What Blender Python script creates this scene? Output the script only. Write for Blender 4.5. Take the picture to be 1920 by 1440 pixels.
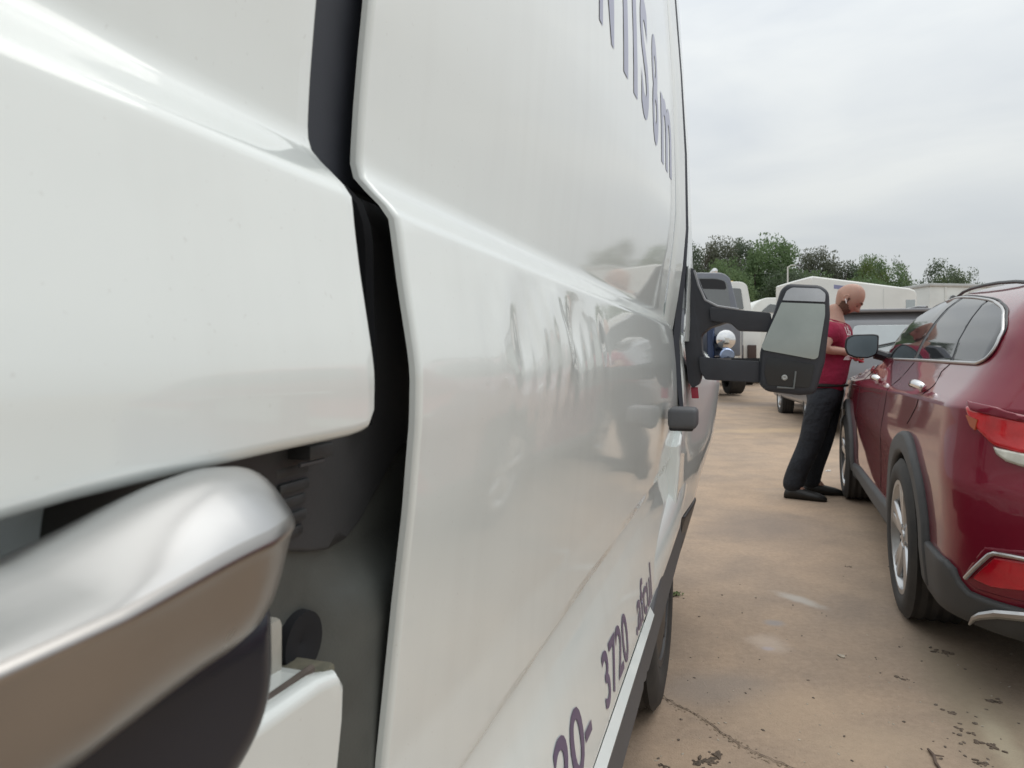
import bpy, bmesh, math, random
import numpy as np
from mathutils import Vector, Matrix, geometry, bvhtree
for o in list(bpy.data.objects): bpy.data.objects.remove(o)
random.seed(7)
SC = bpy.context.scene
COL = SC.collection
R = math.radians

# ------------------------------------------------------------------ camera
CAM_H, FPX, HOR = 1.15, 1300.0, 676.0        # height, focal length and horizon in pixels of a 1920 wide frame
cam = bpy.data.cameras.new('camera'); camo = bpy.data.objects.new('camera', cam); COL.objects.link(camo)
cam.sensor_width = 36.0; cam.lens = 36.0 * FPX / 1920.0
cam.shift_y = -(720.0 - HOR) / 1920.0
camo.location = (0, 0, CAM_H); camo.rotation_euler = (R(90), 0, 0)
cam.clip_start = 0.02; cam.clip_end = 2000
cam.dof.use_dof = True; cam.dof.focus_distance = 1.3; cam.dof.aperture_fstop = 13.0
SC.camera = camo

# ------------------------------------------------------------------ sky and sun
SUN_EL, SUN_AZ = 64.0, 62.0                   # azimuth clockwise from straight ahead: high in front, to the right
world = bpy.data.worlds.new('World'); SC.world = world; world.use_nodes = True
wt = world.node_tree; wn = wt.nodes; wl = wt.links
for n in list(wn): wn.remove(n)
wo = wn.new('ShaderNodeOutputWorld'); bg = wn.new('ShaderNodeBackground'); bg.inputs[1].default_value = 0.1
sky = wn.new('ShaderNodeTexSky'); sky.sky_type = 'NISHITA'; sky.sun_disc = False
sky.sun_elevation = R(SUN_EL); sky.sun_rotation = R(SUN_AZ); sky.air_density = 1.2; sky.dust_density = 2.0
tc = wn.new('ShaderNodeTexCoord'); mp = wn.new('ShaderNodeMapping'); mp.inputs['Scale'].default_value = (1.0, 1.0, 3.2)
mp.inputs['Rotation'].default_value = (0.05, 0.08, 0.6)
n1 = wn.new('ShaderNodeTexNoise'); n1.inputs['Scale'].default_value = 2.3; n1.inputs['Detail'].default_value = 6; n1.inputs['Roughness'].default_value = 0.5
n1.inputs['Distortion'].default_value = 0.35
r1 = wn.new('ShaderNodeValToRGB')            # how thick the cloud is: pale blue-grey gaps to white
r1.color_ramp.elements[0].position = 0.32; r1.color_ramp.elements[0].color = (5.55, 5.9, 6.25, 1)
r1.color_ramp.elements[1].position = 0.66; r1.color_ramp.elements[1].color = (7.3, 7.5, 7.4, 1)
sx = wn.new('ShaderNodeSeparateXYZ')
zr = wn.new('ShaderNodeMapRange'); zr.inputs[1].default_value = 0.0; zr.inputs[2].default_value = 1.0
zr.inputs[3].default_value = 0.82; zr.inputs[4].default_value = 2.15          # an overcast sky is brightest overhead
mu = wn.new('ShaderNodeVectorMath'); mu.operation = 'SCALE'
mx = wn.new('ShaderNodeMixRGB'); mx.inputs[0].default_value = 0.93
wl.new(tc.outputs['Generated'], mp.inputs[0]); wl.new(mp.outputs[0], n1.inputs['Vector'])
wl.new(n1.outputs['Fac'], r1.inputs[0]); wl.new(tc.outputs['Generated'], sx.inputs[0]); wl.new(sx.outputs[2], zr.inputs[0])
wl.new(r1.outputs[0], mu.inputs[0]); wl.new(zr.outputs[0], mu.inputs['Scale'])
wl.new(sky.outputs[0], mx.inputs[1]); wl.new(mu.outputs[0], mx.inputs[2])
wl.new(mx.outputs[0], bg.inputs[0]); wl.new(bg.outputs[0], wo.inputs[0])
sl = bpy.data.lights.new('sun', 'SUN'); sl.energy = 0.95; sl.angle = R(46); sl.color = (1.0, 0.96, 0.9)
so = bpy.data.objects.new('sun', sl); COL.objects.link(so)
_d = Vector((math.sin(R(SUN_AZ)) * math.cos(R(SUN_EL)), math.cos(R(SUN_AZ)) * math.cos(R(SUN_EL)), math.sin(R(SUN_EL))))
so.rotation_euler = _d.to_track_quat('Z', 'Y').to_euler(); so.location = _d * 30
vs = SC.view_settings; vs.view_transform = 'Standard'; vs.look = 'None'; vs.exposure = 0.0; vs.gamma = 1.0; vs.use_curve_mapping = False

# ------------------------------------------------------------------ helpers
def ray(px, py): return Vector(((px - 960) / FPX, 1.0, (HOR - py) / FPX))
def on_ground(px, py, z=0.0):
    r = ray(px, py); s = (z - CAM_H) / r.z; return Vector((r.x * s, r.y * s, z))
def at_depth(px, py, Y): r = ray(px, py); return Vector((r.x * Y, Y, CAM_H + r.z * Y))
# the lot climbs gently away from the camera
def ground_z(Y):
    t = max(0.0, Y - 7.0)
    z = t * t / 8.0 if t < 4 else t - 2.0
    return 0.021 * min(z, 80.0)

_M = {}
def mat(name, col, rough=0.5, metal=0.0, coat=0.0, coat_rough=0.03, var=0.06, scale=6.0, bump=0.0, bscale=60.0, spec=0.5, rvar=0.06, detail=4, col2=None, trans=0.0, ior=1.5, dist=0.002):
    if name in _M: return _M[name]
    m = bpy.data.materials.new(name); m.use_nodes = True; nt = m.node_tree; b = nt.nodes['Principled BSDF']
    b.inputs['Roughness'].default_value = rough; b.inputs['Metallic'].default_value = metal
    b.inputs['Coat Weight'].default_value = coat; b.inputs['Coat Roughness'].default_value = coat_rough
    b.inputs['Specular IOR Level'].default_value = spec; b.inputs['IOR'].default_value = ior
    b.inputs['Transmission Weight'].default_value = trans
    t = nt.nodes.new('ShaderNodeTexCoord'); n = nt.nodes.new('ShaderNodeTexNoise')
    n.inputs['Scale'].default_value = scale; n.inputs['Detail'].default_value = detail
    nt.links.new(t.outputs['Object'], n.inputs['Vector'])
    rp = nt.nodes.new('ShaderNodeValToRGB'); rp.color_ramp.elements[0].position = 0.3; rp.color_ramp.elements[1].position = 0.7
    c2 = col2 if col2 else tuple(min(1.0, c * (1 + var)) for c in col)
    c1 = tuple(c * (1 - var) for c in col) if not col2 else col
    rp.color_ramp.elements[0].color = (*c1, 1); rp.color_ramp.elements[1].color = (*c2, 1)
    nt.links.new(n.outputs['Fac'], rp.inputs[0]); nt.links.new(rp.outputs[0], b.inputs['Base Color'])
    if rvar:
        mr = nt.nodes.new('ShaderNodeMapRange'); mr.inputs[3].default_value = max(0.0, rough - rvar); mr.inputs[4].default_value = min(1, rough + rvar)
        nt.links.new(n.outputs['Fac'], mr.inputs[0]); nt.links.new(mr.outputs[0], b.inputs['Roughness'])
    if bump:
        n2 = nt.nodes.new('ShaderNodeTexNoise'); n2.inputs['Scale'].default_value = bscale; n2.inputs['Detail'].default_value = 5
        nt.links.new(t.outputs['Object'], n2.inputs['Vector'])
        bp = nt.nodes.new('ShaderNodeBump'); bp.inputs['Strength'].default_value = bump; bp.inputs['Distance'].default_value = dist
        nt.links.new(n2.outputs['Fac'], bp.inputs['Height']); nt.links.new(bp.outputs[0], b.inputs['Normal'])
    _M[name] = m; return m

def tag(o, label=None, cat=None, group=None, kind=None):
    if label: o['label'] = label
    if cat: o['category'] = cat
    if group: o['group'] = group
    if kind: o['kind'] = kind
    return o
def empty(name, loc, rz=0.0, label=None, cat=None, group=None):
    o = bpy.data.objects.new(name, None); o.empty_display_size = 0.2; COL.objects.link(o)
    o.location = loc; o.rotation_euler = (0, 0, rz); return tag(o, label, cat, group)
def link_mesh(name, me, m, parent=None):
    o = bpy.data.objects.new(name, me); COL.objects.link(o)
    if m: me.materials.clear(); me.materials.append(m)
    if parent: o.parent = parent
    return o
def smooth(me, ang=35):
    me.polygons.foreach_set('use_smooth', [True] * len(me.polygons))
    if ang < 180:
        try: me.set_sharp_from_angle(angle=R(ang))
        except Exception: pass

class MB:
    def __init__(s): s.v = []; s.f = []
    def add(s, vs_, fs_):
        b = len(s.v); s.v += [tuple(p) for p in vs_]; s.f += [tuple(b + i for i in f) for f in fs_]; return s
    def box(s, c, d, rot=None, taper=1.0):
        x, y, z = (k / 2 for k in d); P = [(-x, -y, -z), (x, -y, -z), (x, y, -z), (-x, y, -z), (-x * taper, -y * taper, z), (x * taper, -y * taper, z), (x * taper, y * taper, z), (-x * taper, y * taper, z)]
        P = [Vector(p) for p in P]
        if rot is not None: P = [rot @ p for p in P]
        return s.add([p + Vector(c) for p in P], [(3, 2, 1, 0), (4, 5, 6, 7), (0, 1, 5, 4), (1, 2, 6, 5), (2, 3, 7, 6), (3, 0, 4, 7)])
    def tube(s, pts, r, n=8, closed=False, cap=True):
        pts = [Vector(p) for p in pts]; m = len(pts); rs = r if isinstance(r, (list, tuple)) else [r] * m
        b = len(s.v); prev = None
        for i, p in enumerate(pts):
            if closed: t = pts[(i + 1) % m] - pts[i - 1]
            else: t = pts[min(i + 1, m - 1)] - pts[max(i - 1, 0)]
            t.normalize()
            a = prev if prev is not None else (Vector((0, 0, 1)) if abs(t.z) < 0.9 else Vector((1, 0, 0)))
            a = (a - t * a.dot(t)).normalized(); prev = a; c = t.cross(a)
            for k in range(n):
                w = 2 * math.pi * k / n; s.v.append(tuple(p + (a * math.cos(w) + c * math.sin(w)) * rs[i]))
        for i in range(m if closed else m - 1):
            for k in range(n):
                j = (i + 1) % m
                s.f.append((b + i * n + k, b + i * n + (k + 1) % n, b + j * n + (k + 1) % n, b + j * n + k))
        if cap and not closed:
            s.f.append(tuple(b + k for k in reversed(range(n)))); s.f.append(tuple(b + (m - 1) * n + k for k in range(n)))
        return s
    def lathe(s, prof, c, axis='x', n=32, closed=False):
        b = len(s.v); m = len(prof)
        for k in range(n):
            w = 2 * math.pi * k / n; cw, sw = math.cos(w), math.sin(w)
            for (a, r) in prof:
                p = (a, r * cw, r * sw) if axis == 'x' else ((r * cw, a, r * sw) if axis == 'y' else (r * cw, r * sw, a))
                s.v.append((p[0] + c[0], p[1] + c[1], p[2] + c[2]))
        for k in range(n):
            for i in range(m if closed else m - 1):
                j = (i + 1) % m; k2 = (k + 1) % n
                s.f.append((b + k * m + i, b + k * m + j, b + k2 * m + j, b + k2 * m + i))
        return s
    def prism(s, poly, fn, d0, d1):
        n = len(poly); A = [fn(p[0], p[1], d0) for p in poly]; B = [fn(p[0], p[1], d1) for p in poly]
        return s.add(A + B, [tuple(range(n)), tuple(reversed(range(n, 2 * n)))] + [(i, n + i, n + (i + 1) % n, (i + 1) % n) for i in range(n)])
    def build(s, name, m, parent=None, ang=35, bevel=0.0, seg=2, sub=0):
        me = bpy.data.meshes.new(name); me.from_pydata(s.v, [], s.f); me.update()
        bm = bmesh.new(); bm.from_mesh(me)
        bmesh.ops.recalc_face_normals(bm, faces=bm.faces)
        if bevel:
            es = [e for e in bm.edges if len(e.link_faces) == 2 and e.calc_face_angle(0) > R(30)]
            bmesh.ops.bevel(bm, geom=es, offset=bevel, segments=seg, profile=0.5, affect='EDGES', clamp_overlap=True)
        bm.to_mesh(me); bm.free(); smooth(me, ang)
        return link_mesh(name, me, m, parent)

def resample(poly, step, closed=True):
    out = []; n = len(poly)
    for i in range(n if closed else n - 1):
        a = Vector(poly[i][:2]); b = Vector(poly[(i + 1) % n][:2]); L = (b - a).length; k = max(1, int(math.ceil(L / step)))
        for j in range(k): out.append(tuple(a.lerp(b, j / k)))
    if not closed: out.append(tuple(poly[-1][:2]))
    return out
def round_poly(poly, r, n=4):
    """round every corner of a 2-D polygon (r: one radius, or one per corner)"""
    out = []; m = len(poly)
    for i in range(m):
        rr = r[i] if isinstance(r, (list, tuple)) else r
        p = Vector(poly[i]); a = Vector(poly[i - 1]) - p; b = Vector(poly[(i + 1) % m]) - p
        if rr <= 0: out.append(tuple(p)); continue
        d = min(rr, a.length * 0.45, b.length * 0.45); A = p + a.normalized() * d; B = p + b.normalized() * d
        for k in range(n + 1):
            t = k / n; out.append(tuple((A * (1 - t) + p * t) * (1 - t) + (p * (1 - t) + B * t) * t))
    return out
def poly_dist(P, poly):
    A = np.array(poly); B = np.roll(A, -1, 0); D = B - A; L2 = np.maximum((D * D).sum(1), 1e-12)
    P = np.asarray(P)[:, None, :]; t = np.clip(((P - A) * D).sum(2) / L2, 0, 1)
    Q = A + t[..., None] * D; return np.sqrt(((P - Q) ** 2).sum(2)).min(1)
def inside(P, poly):
    A = np.array(poly); B = np.roll(A, -1, 0); P = np.asarray(P); c = np.zeros(len(P), bool)
    for a, b in zip(A, B):
        k = ((a[1] > P[:, 1]) != (b[1] > P[:, 1]))
        with np.errstate(divide='ignore', invalid='ignore'):
            xi = (b[0] - a[0]) * (P[:, 1] - a[1]) / (b[1] - a[1]) + a[0]
        c ^= k & (P[:, 0] < xi)
    return c
def patch(name, poly, fn, m, parent=None, step=0.03, edge=0.0, thick=0.004, off=0.0, estep=None, sx=None, gx=None, gz=None):
    """a skin that follows fn(a, b, depth): outline in (a, b), rolled edge of radius `edge`, real thickness; smooth analytic normals"""
    estep = estep or step; poly = resample(poly, estep); B0 = np.array(poly)
    pts = [tuple(p) for p in poly]; nb = len(pts)
    if edge > 0:                                            # rings that carry the rolled edge
        area = 0.5 * np.sum(B0[:, 0] * np.roll(B0[:, 1], -1) - np.roll(B0[:, 0], -1) * B0[:, 1])
        T = np.roll(B0, -1, 0) - np.roll(B0, 1, 0); T /= np.maximum(np.linalg.norm(T, axis=1)[:, None], 1e-9)
        Nn = np.stack([-T[:, 1], T[:, 0]], 1) * (1 if area > 0 else -1)
        for f in (0.12, 0.35, 0.65, 1.0):
            Q = B0 + Nn * edge * f; ok = inside(Q, poly) & (poly_dist(Q, poly) > edge * f * 0.9); pts += [tuple(q) for q in Q[ok]]
    lo = B0.min(0); hi = B0.max(0)
    ga = gx if gx is not None else np.arange(lo[0] + step * 0.37, hi[0], sx or step)
    gb = gz if gz is not None else np.arange(lo[1] + step * 0.41, hi[1], step)
    G = np.array([(a, b) for a in ga for b in gb])
    if len(G):
        G = G[inside(G, poly)]
        if len(G): G = G[poly_dist(G, poly) > max(edge * 1.25, estep * 0.35)]
        pts += [tuple(q) for q in G]
    r = geometry.delaunay_2d_cdt([Vector(p) for p in pts], [(i, (i + 1) % nb) for i in range(nb)], [], 1, 1e-7)
    V2 = np.array([tuple(v) for v in r[0]]); F = [tuple(f) for f in r[2]]
    e = 1e-4
    def roll(Pq, full=False):
        if edge <= 0: return np.zeros(len(Pq))
        d = np.minimum(poly_dist(Pq, poly), edge)
        if full: d[~inside(Pq, poly)] = 0
        return edge - np.sqrt(np.maximum(edge ** 2 - (edge - d) ** 2, 0))
    ins = (poly_dist(V2, poly) < 1e-5)
    C = roll(V2); top = [Vector(fn(a, b, off + c)) for (a, b), c in zip(V2, C)]
    # signed extension outside the outline keeps finite differences sane on the rim
    def fd(ax):
        h = np.zeros(2); h[ax] = e; p1 = V2 + h; p0 = V2 - h
        c1 = roll(p1, True); c0 = roll(p0, True)
        return [(Vector(fn(a, b, off + x)) - Vector(fn(a2, b2, off + x0))) for (a, b), x, (a2, b2), x0 in zip(p1, c1, p0, c0)]
    da, db = fd(0), fd(1); nrm = []
    for x, y, (a, b), t in zip(da, db, V2, top):
        n_ = x.cross(y)
        if n_.length < 1e-12: n_ = Vector((1, 0, 0))
        n_.normalize()
        if (Vector(fn(a, b, off - 0.01)) - Vector(fn(a, b, off))).dot(n_) < 0: n_.negate()
        nrm.append(n_)
    me = bpy.data.meshes.new(name); nv = len(top)
    verts = list(top); faces = []
    for f in F:
        n_ = (top[f[1]] - top[f[0]]).cross(top[f[2]] - top[f[0]])
        faces.append(f if n_.dot(nrm[f[0]]) >= 0 else tuple(reversed(f)))
    if thick:
        from collections import Counter
        cnt = Counter()
        for f in faces:
            for i in range(len(f)): cnt[(f[i], f[(i + 1) % len(f)])] += 1
        rim = [k for k in cnt if (k[1], k[0]) not in cnt]
        back = [Vector(fn(a, b, off + c + thick)) for (a, b), c in zip(V2, C)]
        verts += back; faces2 = [tuple(nv + i for i in reversed(f)) for f in faces]
        walls = [(b, a, nv + a, nv + b) for a, b in rim]
        nt = len(faces); faces = faces + faces2 + walls
    me.from_pydata([tuple(v) for v in verts], [], faces); me.update()
    me.polygons.foreach_set('use_smooth', [True] * len(me.polygons))
    ln = []
    for p in me.polygons:
        pn = p.normal
        for vi in p.vertices:
            if p.index < (nt if thick else len(faces)): ln.append(tuple(nrm[vi]))
            else: ln.append(tuple(pn))
    try: me.normals_split_custom_set(ln)
    except Exception as ex: print('normals', ex)
    return link_mesh(name, me, m, parent)
def table(pts, lo, hi, sig):
    """a smooth curve through (x, y) pairs: linear, then blurred by sig"""
    pts = sorted(pts); x = np.linspace(lo, hi, 2600); y = np.interp(x, [p[0] for p in pts], [p[1] for p in pts])
    k = int(3 * sig / (x[1] - x[0])) + 1; w = np.exp(-0.5 * (np.arange(-k, k + 1) * (x[1] - x[0]) / sig) ** 2); w /= w.sum()
    y = np.convolve(np.pad(y, k, mode='edge'), w, mode='valid')
    return lambda q: float(np.interp(q, x, y))
def copy_tree(o, parent=None):
    c = o.copy(); COL.objects.link(c)
    if parent: c.parent = parent
    for ch in list(o.children): copy_tree(ch, c)
    return c
def text_mesh(s, size, spacing=1.0, shear=0.0, bold=0.0):
    cu = bpy.data.curves.new('lettering', 'FONT'); cu.body = s; cu.size = size; cu.space_character = spacing; cu.shear = shear
    cu.resolution_u = 4; cu.offset = size * bold
    o = bpy.data.objects.new('lettering', cu); COL.objects.link(o); dg = bpy.context.evaluated_depsgraph_get()
    me = bpy.data.meshes.new_from_object(o.evaluated_get(dg)); bpy.data.objects.remove(o); bpy.data.curves.remove(cu)
    return me
def lettering(name, s, size, origin, fn, m, parent, off=-0.0012, spacing=1.0, ysc=1.0, xsc=1.0, bold=0.0):
    me = text_mesh(s, size, spacing, 0.0, bold); bm = bmesh.new(); bm.from_mesh(me)
    bmesh.ops.triangulate(bm, faces=bm.faces)
    for _ in range(2):
        es = [e for e in bm.edges if e.calc_length() > size * 0.16]
        if es: bmesh.ops.subdivide_edges(bm, edges=es, cuts=1); bmesh.ops.triangulate(bm, faces=bm.faces)
    for v in bm.verts: v.co = Vector(fn(origin[0] + v.co.x * xsc, origin[1] + v.co.y * ysc, off))
    bm.to_mesh(me); bm.free(); me.update()
    return link_mesh(name, me, m, parent)
# ------------------------------------------------------------------ materials
def paint(name, col, var=0.02, rough=0.42, coat=1.0, cr=0.035, flake=0.0):
    m = mat(name, col, rough, 0.0, coat, cr, var, 3.0, bump=0.012, bscale=900, rvar=0.03); m.node_tree.nodes['Principled BSDF'].inputs['Coat IOR'].default_value = 1.65
    return m
def grime(m):
    nt = m.node_tree; b = nt.nodes['Principled BSDF']; L = nt.links.new; t = nt.nodes.new('ShaderNodeTexCoord')
    sp = nt.nodes.new('ShaderNodeTexNoise'); sp.inputs['Scale'].default_value = 210; sp.inputs['Detail'].default_value = 2; L(t.outputs['Object'], sp.inputs['Vector'])
    r = nt.nodes.new('ShaderNodeMapRange'); r.inputs[1].default_value = 0.70; r.inputs[2].default_value = 0.76; L(sp.outputs['Fac'], r.inputs[0])
    mpn = nt.nodes.new('ShaderNodeMapping'); mpn.inputs['Scale'].default_value = (14, 14, 1.1); L(t.outputs['Object'], mpn.inputs[0])
    st = nt.nodes.new('ShaderNodeTexNoise'); st.inputs['Scale'].default_value = 1.6; st.inputs['Detail'].default_value = 6; L(mpn.outputs[0], st.inputs['Vector'])
    r2 = nt.nodes.new('ShaderNodeMapRange'); r2.inputs[1].default_value = 0.45; r2.inputs[2].default_value = 0.8; r2.inputs[4].default_value = 0.06; L(st.outputs['Fac'], r2.inputs[0])
    k = nt.nodes.new('ShaderNodeMath'); k.operation = 'MULTIPLY_ADD'; k.inputs[1].default_value = 0.16; L(r.outputs[0], k.inputs[0]); L(r2.outputs[0], k.inputs[2])
    mx = nt.nodes.new('ShaderNodeMixRGB'); mx.inputs[2].default_value = (0.34, 0.31, 0.27, 1); src = b.inputs['Base Color'].links[0].from_socket
    L(k.outputs[0], mx.inputs[0]); L(src, mx.inputs[1]); L(mx.outputs[0], b.inputs['Base Color']); return m
M_WHITE = paint('white_paint', (0.79, 0.84, 0.825), cr=0.05)
M_RED = mat('dark_red_paint', (0.185, 0.005, 0.022), 0.34, 0.2, 1.0, 0.03, 0.10, 2.0, rvar=0.03); M_RED.node_tree.nodes['Principled BSDF'].inputs['Coat IOR'].default_value = 1.4; M_RED.node_tree.nodes['Principled BSDF'].inputs['Specular IOR Level'].default_value = 0.3
grime(M_WHITE)
M_JAMB = mat('jamb_plastic', (0.085, 0.092, 0.086), 0.55, var=0.15, scale=18, bump=0.15, bscale=400)
M_TRIM = mat('slate_trim', (0.040, 0.046, 0.060), 0.62, var=0.08, scale=30, bump=0.08, bscale=600)
M_SEAL = mat('rubber_seal', (0.004, 0.0045, 0.006), 0.9, var=0.2, scale=40, spec=0.2)
M_GREYP = mat('grey_plastic', (0.085, 0.088, 0.096), 0.55, var=0.10, scale=14, bump=0.25, bscale=500, dist=0.0008)
M_MIRP = mat('charcoal_plastic', (0.030, 0.033, 0.042), 0.5, var=0.12, scale=20, bump=0.2, bscale=700, dist=0.0008)
M_BLACK = mat('black_plastic', (0.010, 0.011, 0.014), 0.4, var=0.2, scale=20)
M_VOID = mat('dark_recess', (0.006, 0.007, 0.010), 0.8, var=0.2)
M_SILVER = mat('satin_silver', (0.52, 0.52, 0.52), 0.30, 1.0, var=0.03, scale=8, rvar=0.05)
M_CHROME = mat('chrome', (0.8, 0.8, 0.8), 0.09, 1.0, var=0.03, rvar=0.03)
M_PURPLE = mat('purple_vinyl', (0.085, 0.062, 0.16), 0.35, var=0.08, coat=0.4)
M_GREYV = mat('blue_grey_vinyl', (0.235, 0.245, 0.40), 0.35, var=0.08, coat=0.4)
M_MIRROR = mat('dusty_reflection_tint', (0.38, 0.41, 0.385), 0.10, 1.0, var=0.14, scale=5, rvar=0.06)  # grey-green tint stands in for reflected surroundings; the mottling is dust
M_DIRT = mat('dirty_ledge', (0.10, 0.10, 0.075), 0.9, var=0.45, scale=90, bump=0.6, bscale=150, col2=(0.16, 0.15, 0.11))
M_BROWN = mat('brown_weatherstrip', (0.085, 0.068, 0.058), 0.7, var=0.3, scale=60)
M_TYRE = mat('tyre_rubber', (0.022, 0.022, 0.023), 0.75, var=0.25, scale=14, col2=(0.045, 0.042, 0.038), bump=0.2, bscale=90)
M_RIM = mat('alloy', (0.52, 0.53, 0.54), 0.3, 0.9, var=0.08, scale=12)
M_RIMD = mat('alloy_dark', (0.10, 0.10, 0.105), 0.4, 0.6, var=0.1)
M_GLASS = mat('privacy_glass', (0.022, 0.025, 0.030), 0.03, 0.0, 0.0, 0.01, 0.05, 2, spec=0.5, rvar=0.0, ior=1.45)
M_REDL = mat('red_lamp', (0.55, 0.008, 0.015), 0.12, 0.0, 1.0, 0.02, 0.2, 18, rvar=0.03, bump=0.35, bscale=55, dist=0.004)
M_REDL2 = mat('deep_red_lamp', (0.48, 0.004, 0.018), 0.12, 0.0, 1.0, 0.02, 0.15, 18, rvar=0.03)
M_CLEARL = mat('clear_lamp', (0.55, 0.54, 0.48), 0.15, 0.3, 1.0, 0.02, 0.3, 20, bump=0.4, bscale=45, dist=0.004)
M_CLAD = mat('grey_cladding', (0.060, 0.062, 0.064), 0.62, var=0.10, scale=10, bump=0.25, bscale=500, dist=0.0008)

# ------------------------------------------------------------------ ground
def ground_material():
    m = bpy.data.materials.new('dusty_concrete'); m.use_nodes = True; nt = m.node_tree; b = nt.nodes['Principled BSDF']; L = nt.links.new
    tcx = nt.nodes.new('ShaderNodeTexCoord')
    def noise(sc, det=5, rough=0.55, dist=0.0, vec=None):
        n = nt.nodes.new('ShaderNodeTexNoise'); n.inputs['Scale'].default_value = sc; n.inputs['Detail'].default_value = det
        n.inputs['Roughness'].default_value = rough; n.inputs['Distortion'].default_value = dist; L(vec or tcx.outputs['Object'], n.inputs['Vector']); return n
    def ramp(src, stops):
        r = nt.nodes.new('ShaderNodeValToRGB'); L(src, r.inputs[0]); e = r.color_ramp.elements
        while len(e) < len(stops): e.new(0.5)
        for k, (p, c) in enumerate(stops): e[k].position = p; e[k].color = (*c, 1) if len(c) == 3 else c
        return r
    def mix(f, a, c, typ='MIX'):
        x = nt.nodes.new('ShaderNodeMixRGB'); x.blend_type = typ
        if isinstance(f, float): x.inputs[0].default_value = f
        else: L(f, x.inputs[0])
        L(a, x.inputs[1]) if not isinstance(a, tuple) else setattr(x.inputs[1], 'default_value', a)
        L(c, x.inputs[2]) if not isinstance(c, tuple) else setattr(x.inputs[2], 'default_value', c)
        return x
    def ell(cx, cy, ang, rx, ry, wob=0.35, wsc=3.0, lo=0.25, hi=1.25):
        """a soft, ragged ellipse lying on the ground"""
        mpn = nt.nodes.new('ShaderNodeMapping'); mpn.vector_type = 'TEXTURE'; mpn.inputs['Location'].default_value = (cx, cy, 0); mpn.inputs['Rotation'].default_value = (0, 0, ang); mpn.inputs['Scale'].default_value = (rx, ry, 1)
        L(tcx.outputs['Object'], mpn.inputs[0]); ln = nt.nodes.new('ShaderNodeVectorMath'); ln.operation = 'LENGTH'; L(mpn.outputs[0], ln.inputs[0])
        nz = noise(wsc, 5, 0.6); ad = nt.nodes.new('ShaderNodeMath'); ad.operation = 'MULTIPLY_ADD'; L(nz.outputs['Fac'], ad.inputs[0]); ad.inputs[1].default_value = wob * 2; L(ln.outputs['Value'], ad.inputs[2])
        r = nt.nodes.new('ShaderNodeMapRange'); r.inputs[1].default_value = lo + wob; r.inputs[2].default_value = hi + wob; r.inputs[3].default_value = 1; r.inputs[4].default_value = 0; r.interpolation_type = 'SMOOTHSTEP'
        L(ad.outputs[0], r.inputs[0]); return r.outputs[0]
    big = noise(0.55, 6, 0.6, 0.6); med = noise(2.6, 7, 0.62, 0.4); fine = noise(38, 6, 0.7); grit = noise(150, 3, 0.6)
    base = ramp(big.outputs['Fac'], [(0.30, (0.345, 0.273, 0.218)), (0.48, (0.395, 0.303, 0.230)), (0.62, (0.440, 0.328, 0.240)), (0.75, (0.385, 0.308, 0.250))])
    pat = ramp(med.outputs['Fac'], [(0.35, (0.86, 0.87, 0.88)), (0.6, (1.04, 1.03, 1.01))])
    c = mix(1.0, base.outputs[0], pat.outputs[0], 'MULTIPLY')
    fr = ramp(fine.outputs['Fac'], [(0.3, (0.86, 0.86, 0.86)), (0.68, (1.08, 1.08, 1.08))])
    c = mix(1.0, c.outputs[0], fr.outputs[0], 'MULTIPLY')
    gr = ramp(grit.outputs['Fac'], [(0.30, (0.62, 0.6, 0.58)), (0.40, (1, 1, 1)), (0.66, (1, 1, 1)), (0.76, (1.3, 1.28, 1.25))])
    c = mix(0.65, c.outputs[0], gr.outputs[0], 'MULTIPLY')
    # marks with a shape of their own: damp patch, spilled grey paint, muddy wheel track
    def at(px, py): return on_ground(px, py)
    for (px, py, ang, rx, ry, colr, amt, wob, wsc) in [
        (1420, 985, 0.3, 0.55, 0.35, (0.232, 0.194, 0.167), 0.55, 0.45, 2.5), (1340, 1290, 0.2, 0.24, 0.16, (0.287, 0.248, 0.217), 0.6, 0.4, 4.0),
        (1500, 1125, 0.5, 0.05, 0.15, (0.512, 0.496, 0.465), 0.6, 0.5, 9.0), (1452, 1168, 0.0, 0.05, 0.045, (0.310, 0.295, 0.295), 0.75, 0.35, 14.0), (1440, 1216, 0.0, 0.028, 0.022, (0.341, 0.326, 0.403), 0.8, 0.2, 20.0),
        (1440, 1205, 0.0, 0.09, 0.10, (0.558, 0.465, 0.395), 0.55, 0.5, 9.0), (1840, 1330, -0.35, 0.16, 0.75, (0.310, 0.256, 0.178), 0.6, 0.5, 4.0), (1880, 1395, -0.35, 0.05, 0.22, (0.527, 0.465, 0.341), 0.5, 0.5, 8.0),
        (1490, 1330, 0.3, 0.30, 0.16, (0.50, 0.375, 0.265), 0.5, 0.5, 4.0), (1290, 1420, 0.2, 0.16, 0.10, (0.50, 0.37, 0.265), 0.5, 0.5, 5.0), (1640, 1400, 0.2, 0.30, 0.14, (0.48, 0.37, 0.265), 0.5, 0.5, 4.0),
        (1480, 812, 0.1, 1.6, 0.35, (0.574, 0.419, 0.271), 0.6, 0.4, 1.2), (1400, 770, 0.1, 1.6, 0.8, (0.341, 0.287, 0.256), 0.5, 0.5, 1.0)]:
        p = at(px, py); f = ell(p.x, p.y, ang, rx, ry, wob, wsc)
        k = nt.nodes.new('ShaderNodeMath'); k.operation = 'MULTIPLY'; k.inputs[1].default_value = amt; L(f, k.inputs[0])
        c = mix(k.outputs[0], c.outputs[0], (*colr, 1))
    L(c.outputs[0], b.inputs['Base Color']); b.inputs['Roughness'].default_value = 0.9; b.inputs['Specular IOR Level'].default_value = 0.25
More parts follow.
